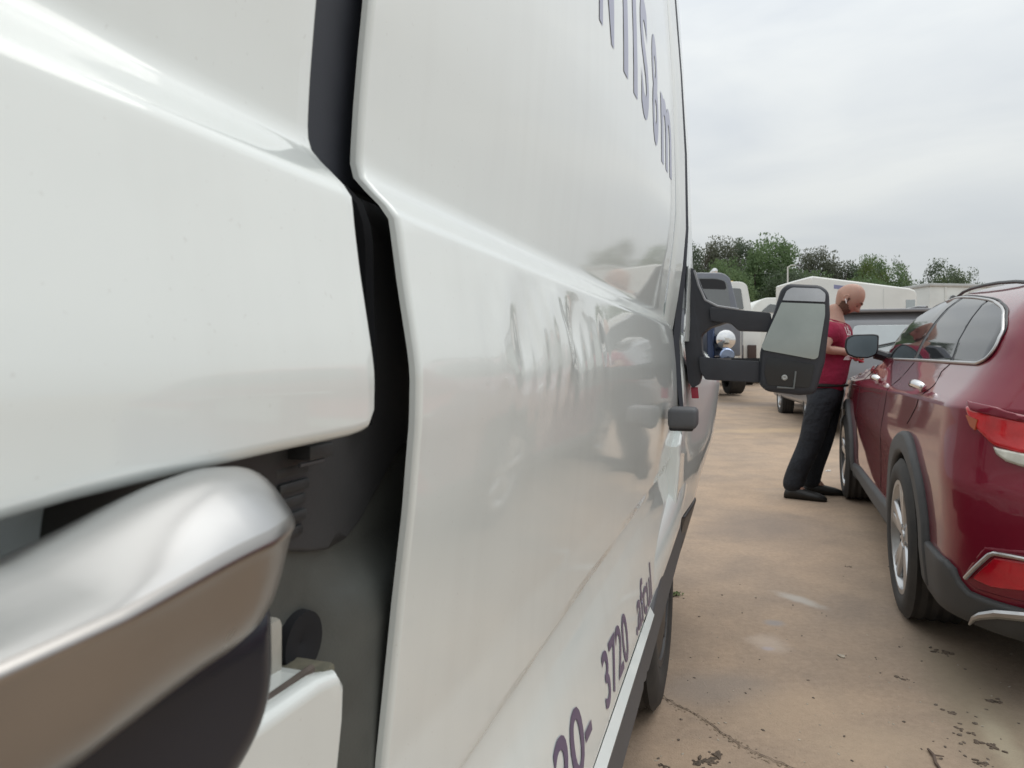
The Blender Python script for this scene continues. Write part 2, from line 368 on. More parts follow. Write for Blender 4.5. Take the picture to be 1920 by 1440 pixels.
    hm = nt.nodes.new('ShaderNodeMath'); hm.operation = 'MULTIPLY_ADD'; L(fine.outputs['Fac'], hm.inputs[0]); hm.inputs[1].default_value = 0.8; L(grit.outputs['Fac'], hm.inputs[2])
    bp = nt.nodes.new('ShaderNodeBump'); bp.inputs['Strength'].default_value = 0.45; bp.inputs['Distance'].default_value = 0.006; L(hm.outputs[0], bp.inputs['Height']); L(bp.outputs[0], b.inputs['Normal'])
    return m
M_GROUND = ground_material()
g = MB(); xs = [-400, -120, -40, -15, -6, -2, 0, 1, 2, 3, 4, 6, 9, 14, 25, 50, 120, 400]; ys = [-300, -60, -15, -3, 0, 2, 4, 6, 7, 7.5, 8, 8.5, 9, 9.5, 10, 10.5, 11, 13, 18, 30, 60, 87, 120, 300, 900]
g.add([(x, y, ground_z(y)) for y in ys for x in xs], [(j * len(xs) + i, j * len(xs) + i + 1, (j + 1) * len(xs) + i + 1, (j + 1) * len(xs) + i) for j in range(len(ys) - 1) for i in range(len(xs) - 1)])
ground = g.build('ground', M_GROUND, ang=180); tag(ground, kind='structure')

# ------------------------------------------------------------------ the white van on the left
VA = R(18.27); VN0, VU0 = -1.25, 0.9
_U = Vector((math.sin(VA), math.cos(VA), 0)); _N = Vector((math.cos(VA), -math.sin(VA), 0))
van = empty('white_van', _N * VN0 + _U * VU0, -VA, 'white panel van with its sliding door slightly open and a dented door', 'van')
def vl(n, u, z): return Vector((n - VN0, u - VU0, z))              # body axes (outward, forward, up) to the van's own axes
def at_u(px, py, u):                                               # what lies at distance u along the van in that direction
    r = ray(px, py); s = u / r.dot(_U); return (r.dot(_N) * s, u, CAM_H + r.z * s)
E0 = table([(2.8, .36), (2.6, .32), (2.3, .285), (1.9, .272), (1.6, .276), (1.4432, .2838), (1.4, .2887), (1.357, .2927), (1.312, .2958), (1.300, .2935), (1.268, .2605), (1.212, .2526), (1.157, .2432), (1.14, .241), (1.10, .2418), (1.076, .2441), (1.03, .248), (.956, .2573), (.869, .2669), (.82, .2725), (.735, .275), (.722, .276), (.715, .288), (.66, .283), (.60, .268), (.5, .251), (.43, .240), (.30, .245), (.1, .27)], 0.0, 2.9, 0.0036)
E1 = table([(2.8, .30), (2.6, .262), (2.40, .242), (2.1, .222), (1.87, .215), (1.66, .212), (1.55, .2215), (1.40, .243), (1.315, .2536), (1.30, .251), (1.27, .235), (1.14, .222), (1.0, .217), (.9, .220), (.8, .228), (.735, .234), (.722, .235), (.715, .246), (.66, .243), (.60, .238), (.5, .234), (.43, .232), (.30, .240), (.1, .27)], 0.0, 2.9, 0.0036)
def z_warp(u, z):
    k = min(1.0, max(0.0, (1.10 - z) / 0.30)); return z - 0.04 * min(max(u - 0.5, 0), 2.2) * k
def dent(u, z):                                                     # the creased, pushed-in patch on the front door
    if z > 1.262: return 0.0
    g = lambda u0, z0, su, sz: math.exp(-((u - u0) / su) ** 2 - ((z - z0) / sz) ** 2)
    f = min(1.0, (1.262 - z) / 0.02)
    w = math.sin(u * 62 + 2.2 * math.sin(z * 17 + 1) + 3 * math.sin(u * 11)) * 0.55 + math.sin(u * 109 + 1.6 * math.sin(z * 31)) * 0.25 + math.sin(u * 27 + z * 9) * 0.7
    return f * (0.0036 * g(0.90, 1.18, 0.19, 0.060) * w + 0.0056 * g(1.07, 1.205, 0.055, 0.05) - 0.0042 * g(0.97, 1.19, 0.035, 0.05) + 0.0032 * g(0.79, 1.165, 0.05, 0.035) + 0.0018 * g(1.22, 1.19, 0.06, 0.06) * math.sin(u * 40))
def VP(u, z):
    zz = z_warp(u, z); t = (min(max(u, 0.5), 2.9) - 0.5) / 1.98
    return E0(zz) * (1 - t) + E1(zz) * t + (dent(u, z) if 0.4 < u < 1.6 and 1.02 < z < 1.3 else 0.0)
def vf(u, z, d): return vl(-(VP(u, z) + d), u, z)

# front door skin, edge rolled, from the gap to the mirror; the upper field is the smooth framed panel
zc = lambda u: 0.715 + 0.04 * (u - 0.5)
door_out = [(0.5, 2.66), (0.5, 1.30), (0.5, 0.80), (0.5, 0.47)] + [(u, 0.43 + 0.04 * (u - 0.5)) for u in (0.52, 1.0, 1.5, 1.80, 2.1, 2.4)] + [(2.56, 0.53), (2.57, 1.0), (2.57, 1.262), (2.44, 1.285), (2.44, 1.8), (2.44, 2.66)]
gz_door = np.unique(np.round(np.concatenate([np.arange(0.44, 0.70, 0.03), np.arange(0.69, 0.74, 0.006), np.arange(0.75, 0.86, 0.02), np.arange(0.88, 1.03, 0.03), np.arange(1.03, 1.25, 0.014), np.arange(1.25, 1.335, 0.006), np.arange(1.36, 2.64, 0.08)]), 4))
gu_door = np.concatenate([np.arange(0.53, 0.64, 0.03), np.arange(0.65, 1.18, 0.012), np.arange(1.2, 2.56, 0.05)])
door = patch('front_door', door_out, vf, M_WHITE, van, step=0.03, estep=0.012, edge=0.005, thick=0.005, gx=gu_door, gz=gz_door)
# window strip and pillar of the front door
def strip(name, L_, uL, R_, uR, m, d=0.012, nrm=(0.5, -0.8, 0)):
    """a sheet between two lines on the body, given real thickness"""
    mb = MB(); A = [vl(*at_u(*p, uL)) for p in L_]; B = [vl(*at_u(*p, uR)) for p in R_]; n = len(A); off = Vector((-0.010, d, 0))
    P = A + B + [p + off for p in A] + [p + off for p in B]
    F = []
    for i in range(n - 1):
        F += [(i, n + i, n + i + 1, i + 1), (2 * n + i, 2 * n + i + 1, 3 * n + i + 1, 3 * n + i), (i, i + 1, 2 * n + i + 1, 2 * n + i), (n + i, 3 * n + i, 3 * n + i + 1, n + i + 1)]
    F += [(0, 2 * n, 3 * n, n), (n - 1, 2 * n - 1, 4 * n - 1, 3 * n - 1)]
    mb.add(P, F); return mb.build(name, m, van, ang=60)
strip('window_frame', [(1237, -140), (1251, 0), (1260, 140), (1266, 290), (1268, 400), (1262, 460), (1253, 540), (1244, 603)], 2.45, [(1250, -140), (1265, 0), (1276, 140), (1284, 290), (1286, 430), (1280, 500), (1271, 560), (1261, 618)], 2.53, M_WHITE, 0.02)
strip('frame_seal', [(1249, -140), (1264, 0), (1275, 140), (1283, 290), (1285, 430), (1279, 500), (1269, 570), (1262, 640), (1266, 700), (1276, 770)], 2.545, [(1254, -140), (1268, 0), (1279, 140), (1288, 290), (1291, 430), (1287, 500), (1280, 570), (1274, 640), (1277, 700), (1282, 770)], 2.56, M_TRIM, 0.03)
strip('front_pillar', [(1252, -140), (1266, 0), (1277, 140), (1287, 290), (1290, 430), (1291, 500), (1288, 560), (1284, 640)], 2.575, [(1258, -140), (1272, 0), (1282, 140), (1292, 290), (1297, 430), (1299, 500), (1299, 560), (1299, 640)], 2.66, M_WHITE, 0.05)
strip('fender_edge', [(1268, 560), (1266, 640), (1272, 700), (1280, 790), (1276, 850)], 2.555, [(1278, 560), (1277, 640), (1283, 700), (1289, 790), (1287, 850)], 2.61, M_WHITE, 0.03)

# nose: fender and bumper corner beyond the door, rolled round to the front, and the short sloping bonnet
def nose_P(u, z):
    t = min(max((u - 2.56) / 0.79, 0), 1); t = t * t * (3 - 2 * t)
    a = np.interp(z, [0.3, 0.5, 0.62, 0.8, 1.05, 1.12, 1.3], [.27, .235, .215, .20, .195, .20, .245])
    b_ = np.interp(z, [0.3, 0.49, 0.62, 0.8, 1.05, 1.12, 1.3], [.26, .205, .176, .12, .088, .105, .20])
    c = 0.0
    if u > 3.30: c = 0.20 - math.sqrt(max(0.20 ** 2 - min(u - 3.30, 0.199) ** 2, 0))
    return a * (1 - t) + b_ * t + c
def nf(u, z, d): return vl(-(nose_P(u, z) + d), u, z)
top = lambda u: 1.30 - 0.16 * max(0, (u - 2.6) / 0.8)
patch('front_fender', [(2.46, 0.50), (2.86, 0.52), (3.30, 0.52), (3.495, 0.52), (3.495, 0.80), (3.495, top(3.495)), (3.1, top(3.1)), (2.8, top(2.8)), (2.57, 1.30), (2.57, 0.9), (2.46, 0.85)], nf, M_WHITE, van, step=0.04, edge=0.012, thick=0.06)
patch('bumper_valance', [(2.86, 0.28), (3.44, 0.30), (3.44, 0.515), (2.86, 0.515)], lambda u, z, d: nf(u, z, d - 0.006), M_BLACK, van, step=0.05, edge=0.01, thick=0.02)
mb = MB(); hood = []
for i in range(9):
    u = 2.56 + 0.94 * i / 8
    for j in range(9):
        n = -nose_P(u, top(u)) - 0.01 - j * 0.235; hood.append(vl(n, u, top(u) + 0.01 + 0.05 * math.sin(math.pi * j / 8 * 0.9)))
mb.add(hood, [(i * 9 + j, i * 9 + j + 1, (i + 1) * 9 + j + 1, (i + 1) * 9 + j) for i in range(8) for j in range(8)])
mb.build('bonnet', M_WHITE, van)

patch('inner_skin', [(1.6, .40), (2.72, .78), (2.72, 1.36), (2.2, 1.36), (1.6, .70)], lambda u, z, d: vl(-(max(VP(min(u, 2.5), z), nose_P(u, z)) + 0.035 + d), u, z), M_WHITE, van, step=0.08, thick=0.01)
# lower rub strip with its white ledge
def sf(u, z, d): return vl(-(0.232 + 0.02 * max(0, 0.9 - u) * 0 + d), u, z)
rub_top = lambda u: 0.405 + 0.033 * (u - 0.5); rub_bot = lambda u: 0.272 + 0.047 * (u - 0.5)
patch('rub_strip', [(u, rub_bot(u)) for u in (0.45, 1.0, 1.5, 2.0, 2.5, 3.0, 3.38)] + [(3.38, .60), (3.0, .60), (2.5, .55), (2.1, .50), (1.86, rub_top(1.86))] + [(u, rub_top(u)) for u in (1.5, 1.0, 0.45)], sf, M_GREYP, van, step=0.06, edge=0.012, thick=0.03, off=-0.004)
mb = MB(); P = []
us = [0.45, 0.8, 1.2, 1.6, 1.9]
for u in us: P += [vl(-VP(u, rub_top(u) + 0.035) + 0.001, u, rub_top(u) + 0.032), vl(-0.222, u, rub_top(u) + 0.012), vl(-0.224, u, rub_top(u) + 0.001), vl(-0.30, u, rub_top(u) + 0.001)]
mb.add(P, [(4 * i + j, 4 * i + 4 + j, 4 * i + 5 + j, 4 * i + 1 + j) for i in range(len(us) - 1) for j in range(3)]); mb.build('rocker_ledge', M_WHITE, van)
# wheel-arch flare: a white lip that bulges over the tyre
fl = [(1.60, .452), (1.75, .470), (1.90, .500), (2.10, .545), (2.30, .585), (2.52, .630), (2.75, .685), (2.95, .745), (3.06, .80), (3.10, .86)]
mb = MB(); P = []; prof = [(0.060, -0.250), (0.045, -0.226), (0.025, -0.211), (0.0, -0.203), (-0.030, -0.200), (-0.055, -0.206), (-0.060, -0.30)]
for i, (u, z) in enumerate(fl):
    a = Vector(fl[max(i - 1, 0)]); c = Vector(fl[min(i + 1, len(fl) - 1)]); t = (c - a).normalized(); nn = Vector((-t.y, t.x)); k = min(1.0, 0.0 + 0.2 * i)
    for w, n in prof: P.append(vl(-0.270 + (n + 0.270) * k, u + nn.x * w * 1.3, z + nn.y * w * 1.3))
q = len(prof); mb.add(P, [(i * q + j, i * q + j + 1, (i + 1) * q + j + 1, (i + 1) * q + j) for i in range(len(fl) - 1) for j in range(q - 1)])
mb.build('wheel_arch', M_WHITE, van, ang=70)
def wheel(parent, c, Rr, w, rr, side=-1, rim_m=M_RIM, spokes=5, name='wheel', fancy=True, tyre_m=M_TYRE):
    """tyre with tread grooves, rim with barrel, spokes, hub cap and nuts; the axle lies along x, side -1 shows the -x face"""
    h = w / 2; prof = [(h * .80, rr), (h * .96, rr + .02), (h, rr + (Rr - rr) * .5), (h * .93, Rr - .022), (h * .80, Rr - .005)]
    tread = []
    for k in range(9):
        a = h * .78 - k * h * 1.56 / 8; tread.append((a, Rr - (0.009 if k % 2 else 0.0)))
    full = prof + tread + [(-a, r) for a, r in reversed(prof)] + [(-h * .7, rr - .01), (h * .7, rr - .01)]
    ty = MB().lathe(full, c, 'x', 48 if fancy else 24, closed=True).build(name, tyre_m, parent, ang=40)
    s = side; face = s * h * 0.80
    bar = [(face, rr - .002), (face + s * .012, rr + .008), (face + s * .012, rr - .012), (face - s * .02, rr - .03), (face - s * .06, rr - .05), (-face, rr - .045)]
    rb = MB().lathe(bar, c, 'x', 40 if fancy else 20)
    sp = MB()
    for k in range(spokes):
        for d in ((-0.15, 0.15) if fancy else (0.0,)):
            w0 = 2 * math.pi * k / spokes + 0.35; w1 = w0 + d * 1.0; wi = w0 + d * 0.55
            pi, po = 0.055, rr - 0.018
            A = Vector((c[0] + face - s * .016, c[1] + pi * math.cos(wi), c[2] + pi * math.sin(wi))); B = Vector((c[0] + face - s * .006, c[1] + po * math.cos(w1), c[2] + po * math.sin(w1)))
            t = (B - A).normalized(); ax = Vector((1, 0, 0)); nn = t.cross(ax); hw = 0.024 if fancy else 0.03
            V = []
            for Q, f in ((A, 1.0), (B, 1.35)):
                for e1, e2 in ((-1, 0), (-.7, 1), (.7, 1), (1, 0), (.6, -1.4), (-.6, -1.4)): V.append(Q + nn * hw * f * e1 + ax * s * .014 * e2)
            sp.add(V, [tuple(range(6)), tuple(reversed(range(6, 12)))] + [(i, 6 + i, 6 + (i + 1) % 6, (i + 1) % 6) for i in range(6)])
    rim = MB().lathe(bar[:4] + [(face - s * .028, rr - .028), (face - s * .028, rr - .004)], c, 'x', 40 if fancy else 20).build('rim', rim_m, ty, ang=40); MB().lathe([(face - s * .021, rr - .029), (face - s * .06, rr - .05), (-face, rr - .045)], c, 'x', 24).build('rim_barrel', M_RIMD, ty, ang=60)
    if not fancy: sp.build('spoke', rim_m, ty, ang=30)
    if fancy:
        b4 = len(sp.f) // (spokes * 2)
        for k in range(spokes):
            q = MB(); vs_ = sp.v[k * 24:(k + 1) * 24]; q.add(vs_, [tuple(i - k * 24 for i in f) for f in sp.f[k * 2 * b4:(k + 1) * 2 * b4]]); q.build('spoke', rim_m, ty, ang=30, bevel=0.004, seg=2)
    hb = MB().lathe([(face - s * .09, .07), (face - s * .02, .068), (face - s * .006, .055), (face - s * .004, .03), (face + s * .001, .028), (face + s * .001, 0.0005)], c, 'x', 24)
    for k in range(5):
        w0 = 2 * math.pi * k / 5 + 0.98; hb.lathe([(face - s * .02, .010), (face + s * .0, .009), (face + s * .002, .0005)], (c[0], c[1] + .052 * math.cos(w0), c[2] + .052 * math.sin(w0)), 'x', 6)
    hb.build('hub_cap', rim_m, ty, ang=30)
    MB().lathe([(face - s * .07, rr - .05), (face - s * .075, 0.001)], c, 'x', 24).build('brake_disc', M_RIMD, ty, ang=180)
    return ty
vw = wheel(van, vl(-0.348, 2.38, 0.345), 0.345, 0.215, 0.205, side=1, rim_m=mat('steel_wheel', (0.05, 0.05, 0.052), 0.5, 0.3), fancy=False)
MB().lathe([(0.0, .001), (-.004, .12), (-.012, .19), (-.03, .20)], vl(-0.246, 2.38, 0.345), 'x', 32).build('wheel_cover', M_BLACK, vw)
mb = MB().lathe([(0.02, 0.46), (-0.35, 0.46)], vl(-0.31, 2.38, 0.37), 'x', 32); mb.v = [(p[0], p[1], max(p[2], .36)) for p in mb.v]; mb.build('wheel_well', M_VOID, van)
MB().box(vl(-1.3, 1.2, 0.40), (1.9, 5.0, 0.10)).build('underbody', M_VOID, van)
# far flank, roof, tail and cab front close the shell
mb = MB(); mb.box(vl(-2.21, 0.15, 1.5), (0.04, 4.4, 2.1)); mb.box(vl(-1.3, -1.99, 1.5), (1.9, 0.04, 2.1)); mb.build('far_side_panel', M_WHITE, van, bevel=0.015)
mb = MB(); ro = []
for i, u in enumerate((-2.0, -1, 0, .5, 1.0, 1.6, 2.0, 2.35)):
    for j in range(9):
        w = j / 8; ro.append(vl(-0.36 - w * 1.86, u, 2.66 + 0.09 * math.sin(math.pi * w) - (0.30 if u > 2.2 else (0.06 if u > 1.9 else 0))))
mb.add(ro, [(i * 9 + j, i * 9 + j + 1, (i + 1) * 9 + j + 1, (i + 1) * 9 + j) for i in range(7) for j in range(8)]); mb.build('roof', M_WHITE, van)
mb = MB(); mb.add([vl(-.30, 2.53, 1.30), vl(-2.2, 2.62, 1.30), vl(-2.15, 2.34, 2.36), vl(-.34, 2.30, 2.36), vl(-.32, 2.50, 1.30), vl(-2.2, 2.58, 1.30), vl(-2.15, 2.31, 2.36), vl(-.36, 2.27, 2.36)], [(0, 1, 2, 3), (7, 6, 5, 4), (0, 4, 5, 1), (1, 5, 6, 2), (2, 6, 7, 3), (3, 7, 4, 0)]); mb.build('windscreen', M_GLASS, van)

# sliding door, standing a hand's width back from the front door
US = 0.435
upper = [(US, 2.66), (US, 1.75), (US, 1.31), (US, 1.15), (US, 1.113), (US - .012, 1.1015), (0.40, 1.0995), (0.33, 1.0985), (0.26, 1.0970), (0.20, 1.095), (0.16, 1.092), (0.10, 1.089), (-0.30, 1.088), (-0.95, 1.088), (-0.95, 2.66)]
gz_s = np.unique(np.round(np.concatenate([np.arange(1.11, 1.25, 0.02), np.arange(1.25, 1.335, 0.006), np.arange(1.36, 2.64, 0.08)]), 4))
def sdf(u, z, d):
    h = 0.16 * max(0.0, u - 0.411 - 0.004 / (1 + math.exp((z - 1.285) * 300))) * (1 - 0.75 * math.exp(-((z - 1.285) / 0.028) ** 2))   # hemmed flange along the front edge
    return vf(u, z, d - 0.0014 + h)
patch('sliding_door', upper, sdf, M_WHITE, van, step=0.03, estep=0.009, edge=0.009, thick=0.010, gx=np.concatenate([np.arange(-0.92, 0.0, 0.08), np.arange(0.0, 0.39, 0.03), np.arange(0.39, 0.422, 0.004)]), gz=gz_s)
lower = [(0.425, 0.925), (0.428, 0.90), (0.428, 0.45), (-0.95, 0.45), (-0.95, 0.947), (0.0, 0.947), (0.25, 0.946), (0.32, 0.946), (0.39, 0.943), (0.414, 0.938)]
patch('lower_door', lower, vf, M_WHITE, van, step=0.03, estep=0.02, edge=0.010, thick=0.03)
mb = MB(); mb.tube([vl(-(VP(u, .95) + .016), u, 0.9430) for u in (-.5, 0, .2, .30, .36, .40)], 0.0032, 6); mb.build('weatherstrip', M_BROWN, van)
patch('door_jamb', [(0.18, 0.42), (0.85, 0.42), (0.85, 2.62), (0.18, 2.62)], lambda u, z, d: vl(-(VP(0.5, z) * 0.5 + 0.26 * 0.5 + 0.045 - 0.028 * min(1, max(0, (u - 0.43) / 0.06)) * min(1, max(0, (1.0 - z) / 0.04)) + d), u, z), M_JAMB, van, step=0.03, estep=0.06, thick=0.02)
mb = MB(); mb.box(vl(-.70, .88, 1.5), (0.80, 0.02, 2.2)); mb.build('bulkhead', M_VOID, van)
patch('pillar_cover', [(0.37, 1.2955), (0.62, 1.2955), (0.62, 2.62), (0.37, 2.62)], lambda u, z, d: vl(-(VP(0.5, max(z, 1.315)) + 0.022 + d), u, z), M_TRIM, van, step=0.06, edge=0.004, thick=0.02)
tr = [(0.80, 1.29), (0.30, 1.29), (0.30, 1.02)] + [(q[1], q[2]) for q in []] + [(0.40, 1.020), (0.425, 1.013), (0.45, 1.008), (0.475, 1.010), (0.495, 1.019), (0.52, 1.04), (0.56, 1.07), (0.80, 1.15)]
patch('jamb_trim', tr, lambda u, z, d: vl(-(VP(0.5, z) * 0.5 + 0.26 * 0.5 + 0.038 + d), u, z), mat('jamb_trim_plastic', (0.040, 0.042, 0.045), 0.5, var=0.12, scale=16, bump=0.1, bscale=300), van, step=0.03, edge=0.003, thick=0.007)
mb = MB(); mb.tube([vl(-(VP(0.5, z) + 0.030 + 0.012 * math.sin(max(0, 1.24 - z) * 9)), 0.488 - 0.012 * max(0, (1.24 - z)) * 5, z) for z in np.linspace(1.285, 1.10, 14)], 0.009, 8); mb.build('door_seal', M_SEAL, van)
# latch on the jamb: stacked ribs and a striker
lt = MB()
for k in range(5): lt.box(vl(-0.2945 + 0.002 * (k % 2), 0.402, 1.075 - k * 0.0105), (0.010, 0.036 - 0.003 * k, 0.0070))
lt.box(vl(-0.284, 0.410, 1.088), (0.024, 0.028, 0.010)); lt.build('door_latch', mat('latch_grey', (0.035, 0.038, 0.040), 0.5, var=0.3, scale=60), van, bevel=0.0015)
mb = MB(); mb.tube([vl(-0.278, 0.392, 1.0805), vl(-0.278, 0.420, 1.0805)], 0.0016, 6); mb.build('latch_striker', M_GREYP, van)
# handle pocket
patch('handle_pocket', [(-0.60, 0.94), (0.205, 0.94), (0.205, 1.105), (-0.60, 1.105)], lambda u, z, d: vl(-(0.262 + 0.028 * (1 - ((z - 1.02) / 0.085) ** 2) * min(1, (0.205 - u) / 0.0001 + .4) + d), u, z), M_WHITE, van, step=0.02, thick=0.01)
mb = MB(); mb.box(vl(-0.318, 0.20, 1.02), (0.02, 0.16, 0.17)); mb.build('pocket_back', M_VOID, van)
# the pull handle: a satin bar whose crest line runs to a rounded tip
HU = np.concatenate([np.linspace(-0.35, 0.16, 12), np.linspace(0.17, 0.240, 8), 0.240 + 0.068 * np.sin(np.linspace(0.08, 1.0, 24) * math.pi / 2)])
hp = []; nh = 28
for u in HU:
    x = min(1.0, max(0.0, (u - 0.240) / 0.068)); kz = max(0.0, 1 - x ** 3.0) ** (1 / 2.6); k = math.sqrt(max(0.0, 1 - x * x))
    rise = min(1.0, max(0.0, (u - 0.13) / 0.12)); rise = rise * rise * (3 - 2 * rise)
    zt, zb = 1.082 + 0.019 * rise, 1.018 + 0.004 * rise; zm = (zt + zb) / 2; zt, zb = zm + (zt - zm) * kz, zm + (zb - zm) * kz
    zcr = zm + (1.0735 + 0.004 * rise - zm) * kz
    n_in = -0.240 - 0.012 * x; n_cr = n_in + (0.066 - 0.010 * rise) * k; k = max(k, 0.05)
    ctl = [(n_in, zt - .010), (n_in + .016 * k, zt), (n_in + (n_cr - n_in) * .66, zt - .0050 * kz), (n_cr + 0.0, zcr), (n_cr - .002 * k, zcr - .010 * kz), (n_cr - .014 * k, zb + .012 * kz), (n_cr - .034 * k, zb), (n_in, zb + .004 * kz)]
    ctl = [Vector(c) for c in ctl]; m_ = len(ctl); sec = []
    for j in range(nh):                                             # closed Catmull-Rom through the section
        t = j * m_ / nh; i = int(t); f = t - i; p0, p1, p2, p3 = (ctl[(i + d) % m_] for d in (-1, 0, 1, 2))
        sec.append(0.5 * ((2 * p1) + (p2 - p0) * f + (2 * p0 - 5 * p1 + 4 * p2 - p3) * f * f + (3 * p1 - p0 - 3 * p2 + p3) * f ** 3))
    hp.append([vl(s_.x, u, s_.y) for s_ in sec])
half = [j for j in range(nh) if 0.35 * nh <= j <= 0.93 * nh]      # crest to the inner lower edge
allf = [(i * nh + j, i * nh + (j + 1) % nh, (i + 1) * nh + (j + 1) % nh, (i + 1) * nh + j) for i in range(len(hp) - 1) for j in range(nh)]
mb = MB(); mb.add([p for r_ in hp for p in r_], allf + [tuple(reversed(range(nh))), tuple(range((len(hp) - 1) * nh, len(hp) * nh))])
hd = mb.build('pull_handle', M_SILVER, van, ang=180); hd.data.materials.append(mat('shaded_silver', (0.40, 0.385, 0.37), 0.30, 1.0, var=0.06, scale=14))  # darker metal below the crest paints in the dark reflection there
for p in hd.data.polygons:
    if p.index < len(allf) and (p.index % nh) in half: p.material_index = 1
patch('handle_bezel', round_poly([(-0.4, 0.925), (0.235, 0.930), (0.302, 0.968), (0.300, 1.04), (-0.4, 1.05)], [0, .05, .05, .02, 0], 8), lambda u, z, d: vl(-(0.228 + d), u, z), mat('bezel_plastic', (0.011, 0.014, 0.023), 0.32, var=0.1, scale=10), van, step=0.012, edge=0.028, thick=0.03, off=-0.012)
mb = MB(); mb.box(vl(-0.308, 0.388, 0.955), (0.03, 0.020, 0.045)); mb.build('inner_flange', mat('cream_primer', (0.40, 0.385, 0.34), 0.6, var=0.1, scale=30), van, bevel=0.006)
mb = MB(); mb.lathe([(0.0, 0.0005), (0.004, 0.014), (0.004, 0.022), (-0.01, 0.024)], vl(-0.300, 0.424, 0.948), 'x', 24); mb.build('jamb_hole_disc', M_VOID, van)  # black disc painting the darkness of a hole in the jamb
mb = MB(); mb.box(vl(-0.292, 0.37, 0.936), (0.05, 0.10, 0.010)); mb.build('door_ledge', M_DIRT, van, bevel=0.004)

# lettering on the upper panel and low on the door
for k, (s_, u0, z0, sz, xs_) in enumerate([('N', 1.265, 1.795, 0.42, 0.46), ('I', 1.495, 1.792, 0.42, 0.80), ('I', 1.618, 1.790, 0.42, 0.80), ('S', 1.745, 1.786, 0.42, 0.62), ('8', 1.935, 1.772, 0.42, 0.50), ('m', 2.09, 1.755, 0.42, 0.80)]):
    lettering('lettering', s_, sz, (u0, z0), vf, M_GREYV, van, xsc=xs_, bold=0.026)
for s_, u0, xs_ in (('20-', 0.955, 1.15), ('3720', 1.285, 0.92), ('.afcul', 1.66, 0.98)): lettering('phone_number', s_, 0.148, (u0, 0.493), vf, M_PURPLE, van, xsc=xs_, off=-0.0014, ysc=0.96, bold=0.014)

# door handle block
mb = MB(); hb = vl(-0.165, 2.15, 0.978); mb.box(hb, (0.085, 0.10, 0.062)); o = mb.build('door_handle', M_GREYP, van, bevel=0.014, seg=3)
mb = MB(); mb.box(hb + Vector((-0.004, 0.0, -0.028)), (0.070, 0.085, 0.02)); mb.build('handle_grip', M_BLACK, o, bevel=0.006)

# towing mirror: base on the pillar, two arms, housing with a flat and a lower glass
mir = empty('wing_mirror', (0, 0, 0)); mir.parent = van
def outline(pts, u, dz=0.0): return [at_u(px, py, u) for px, py in pts]
def slab(name, pts, u0, u1, m, parent, bevel=0.0, seg=3, shrink=0.0, r=None, sub=None):
    """outline seen at distance u0, given depth along the van to u1"""
    pts = round_poly(pts, r) if r is not None else pts
    A = [at_u(px, py, u0) for px, py in pts]; c = Vector((sum(a[0] for a in A) / len(A), 0, sum(a[2] for a in A) / len(A)))
    f = [vl(a[0], u0, a[2]) for a in A]; b_ = [vl(c.x + (a[0] - c.x) * (1 - shrink), u1, c.z + (a[2] - c.z) * (1 - shrink)) for a in A]
    n = len(A); mb = MB(); mb.add(f + b_, [tuple(range(n)), tuple(reversed(range(n, 2 * n)))] + [(i, n + i, n + (i + 1) % n, (i + 1) % n) for i in range(n)])
    return mb.build(name, m, parent, bevel=bevel, seg=seg)
slab('mirror_base', [(1284, 498), (1303, 505), (1318, 545), (1332, 570), (1374, 580), (1372, 600), (1330, 614), (1314, 628), (1316, 660), (1334, 690), (1316, 700), (1310, 722), (1298, 728), (1290, 715), (1283, 640)], 2.62, 2.74, M_MIRP, mir, bevel=0.006, r=[2, 4, 6, 8, 4, 4, 6, 6, 8, 6, 6, 6, 4, 4, 4])
slab('mirror_arm', [(1330, 576), (1445, 586), (1450, 622), (1385, 620), (1370, 606), (1332, 602)], 2.60, 2.66, M_MIRP, mir, bevel=0.006, r=5)
slab('mirror_arm', [(1310, 668), (1360, 674), (1430, 678), (1430, 718), (1340, 713), (1322, 712), (1312, 694)], 2.60, 2.66, M_MIRP, mir, bevel=0.006, r=5)
mb = MB(); mb.tube([vl(*at_u(1302, 507, 2.60)), vl(*at_u(1310, 535, 2.60)), vl(*at_u(1322, 562, 2.60)), vl(*at_u(1345, 574, 2.60)), vl(*at_u(1385, 580, 2.60))], 0.004, 6); mb.build('base_edge', mat('grey_edge', (0.30, 0.31, 0.33), 0.5), mir)
hs = slab('mirror_housing', [(1478, 529), (1540, 532), (1557, 545), (1559, 590), (1549, 680), (1531, 741), (1500, 744), (1436, 736), (1422, 722), (1424, 660), (1448, 592), (1464, 540)], 2.575, 2.72, M_MIRP, mir, bevel=0.022, seg=4, shrink=0.12, r=[8, 12, 10, 4, 4, 12, 4, 10, 8, 4, 4, 8])
slab('mirror_glass', [(1465, 567), (1547, 570), (1547, 590), (1534, 670), (1527, 674), (1430, 656), (1428, 648), (1455, 590)], 2.568, 2.58, M_MIRROR, mir, r=[2, 3, 2, 3, 3, 4, 3, 3])
slab('upper_glass', [(1485, 539), (1537, 541), (1548, 550), (1547, 566), (1467, 563), (1475, 545)], 2.568, 2.58, mat('bright_upper_mirror', (0.50, 0.51, 0.53), 0.18, 1.0, var=0.12, scale=7), mir, r=[4, 5, 4, 2, 2, 4])  # paler metal stands in for the brighter reflection of a tilted pane
slab('lower_mirror', [(1438, 668), (1528, 684), (1518, 727), (1440, 722), (1433, 700)], 2.570, 2.58, mat('dark_mirror', (0.045, 0.05, 0.055), 0.08, 0.6), mir, r=4)
mb = MB(); mb.lathe([(0.0, 0.0005), (-0.004, 0.006), (0.002, 0.010)], vl(*at_u(1471, 708, 2.562)), 'y', 16); mb.build('camera_lens', mat('pale_lens', (0.45, 0.46, 0.45), 0.3), mir)
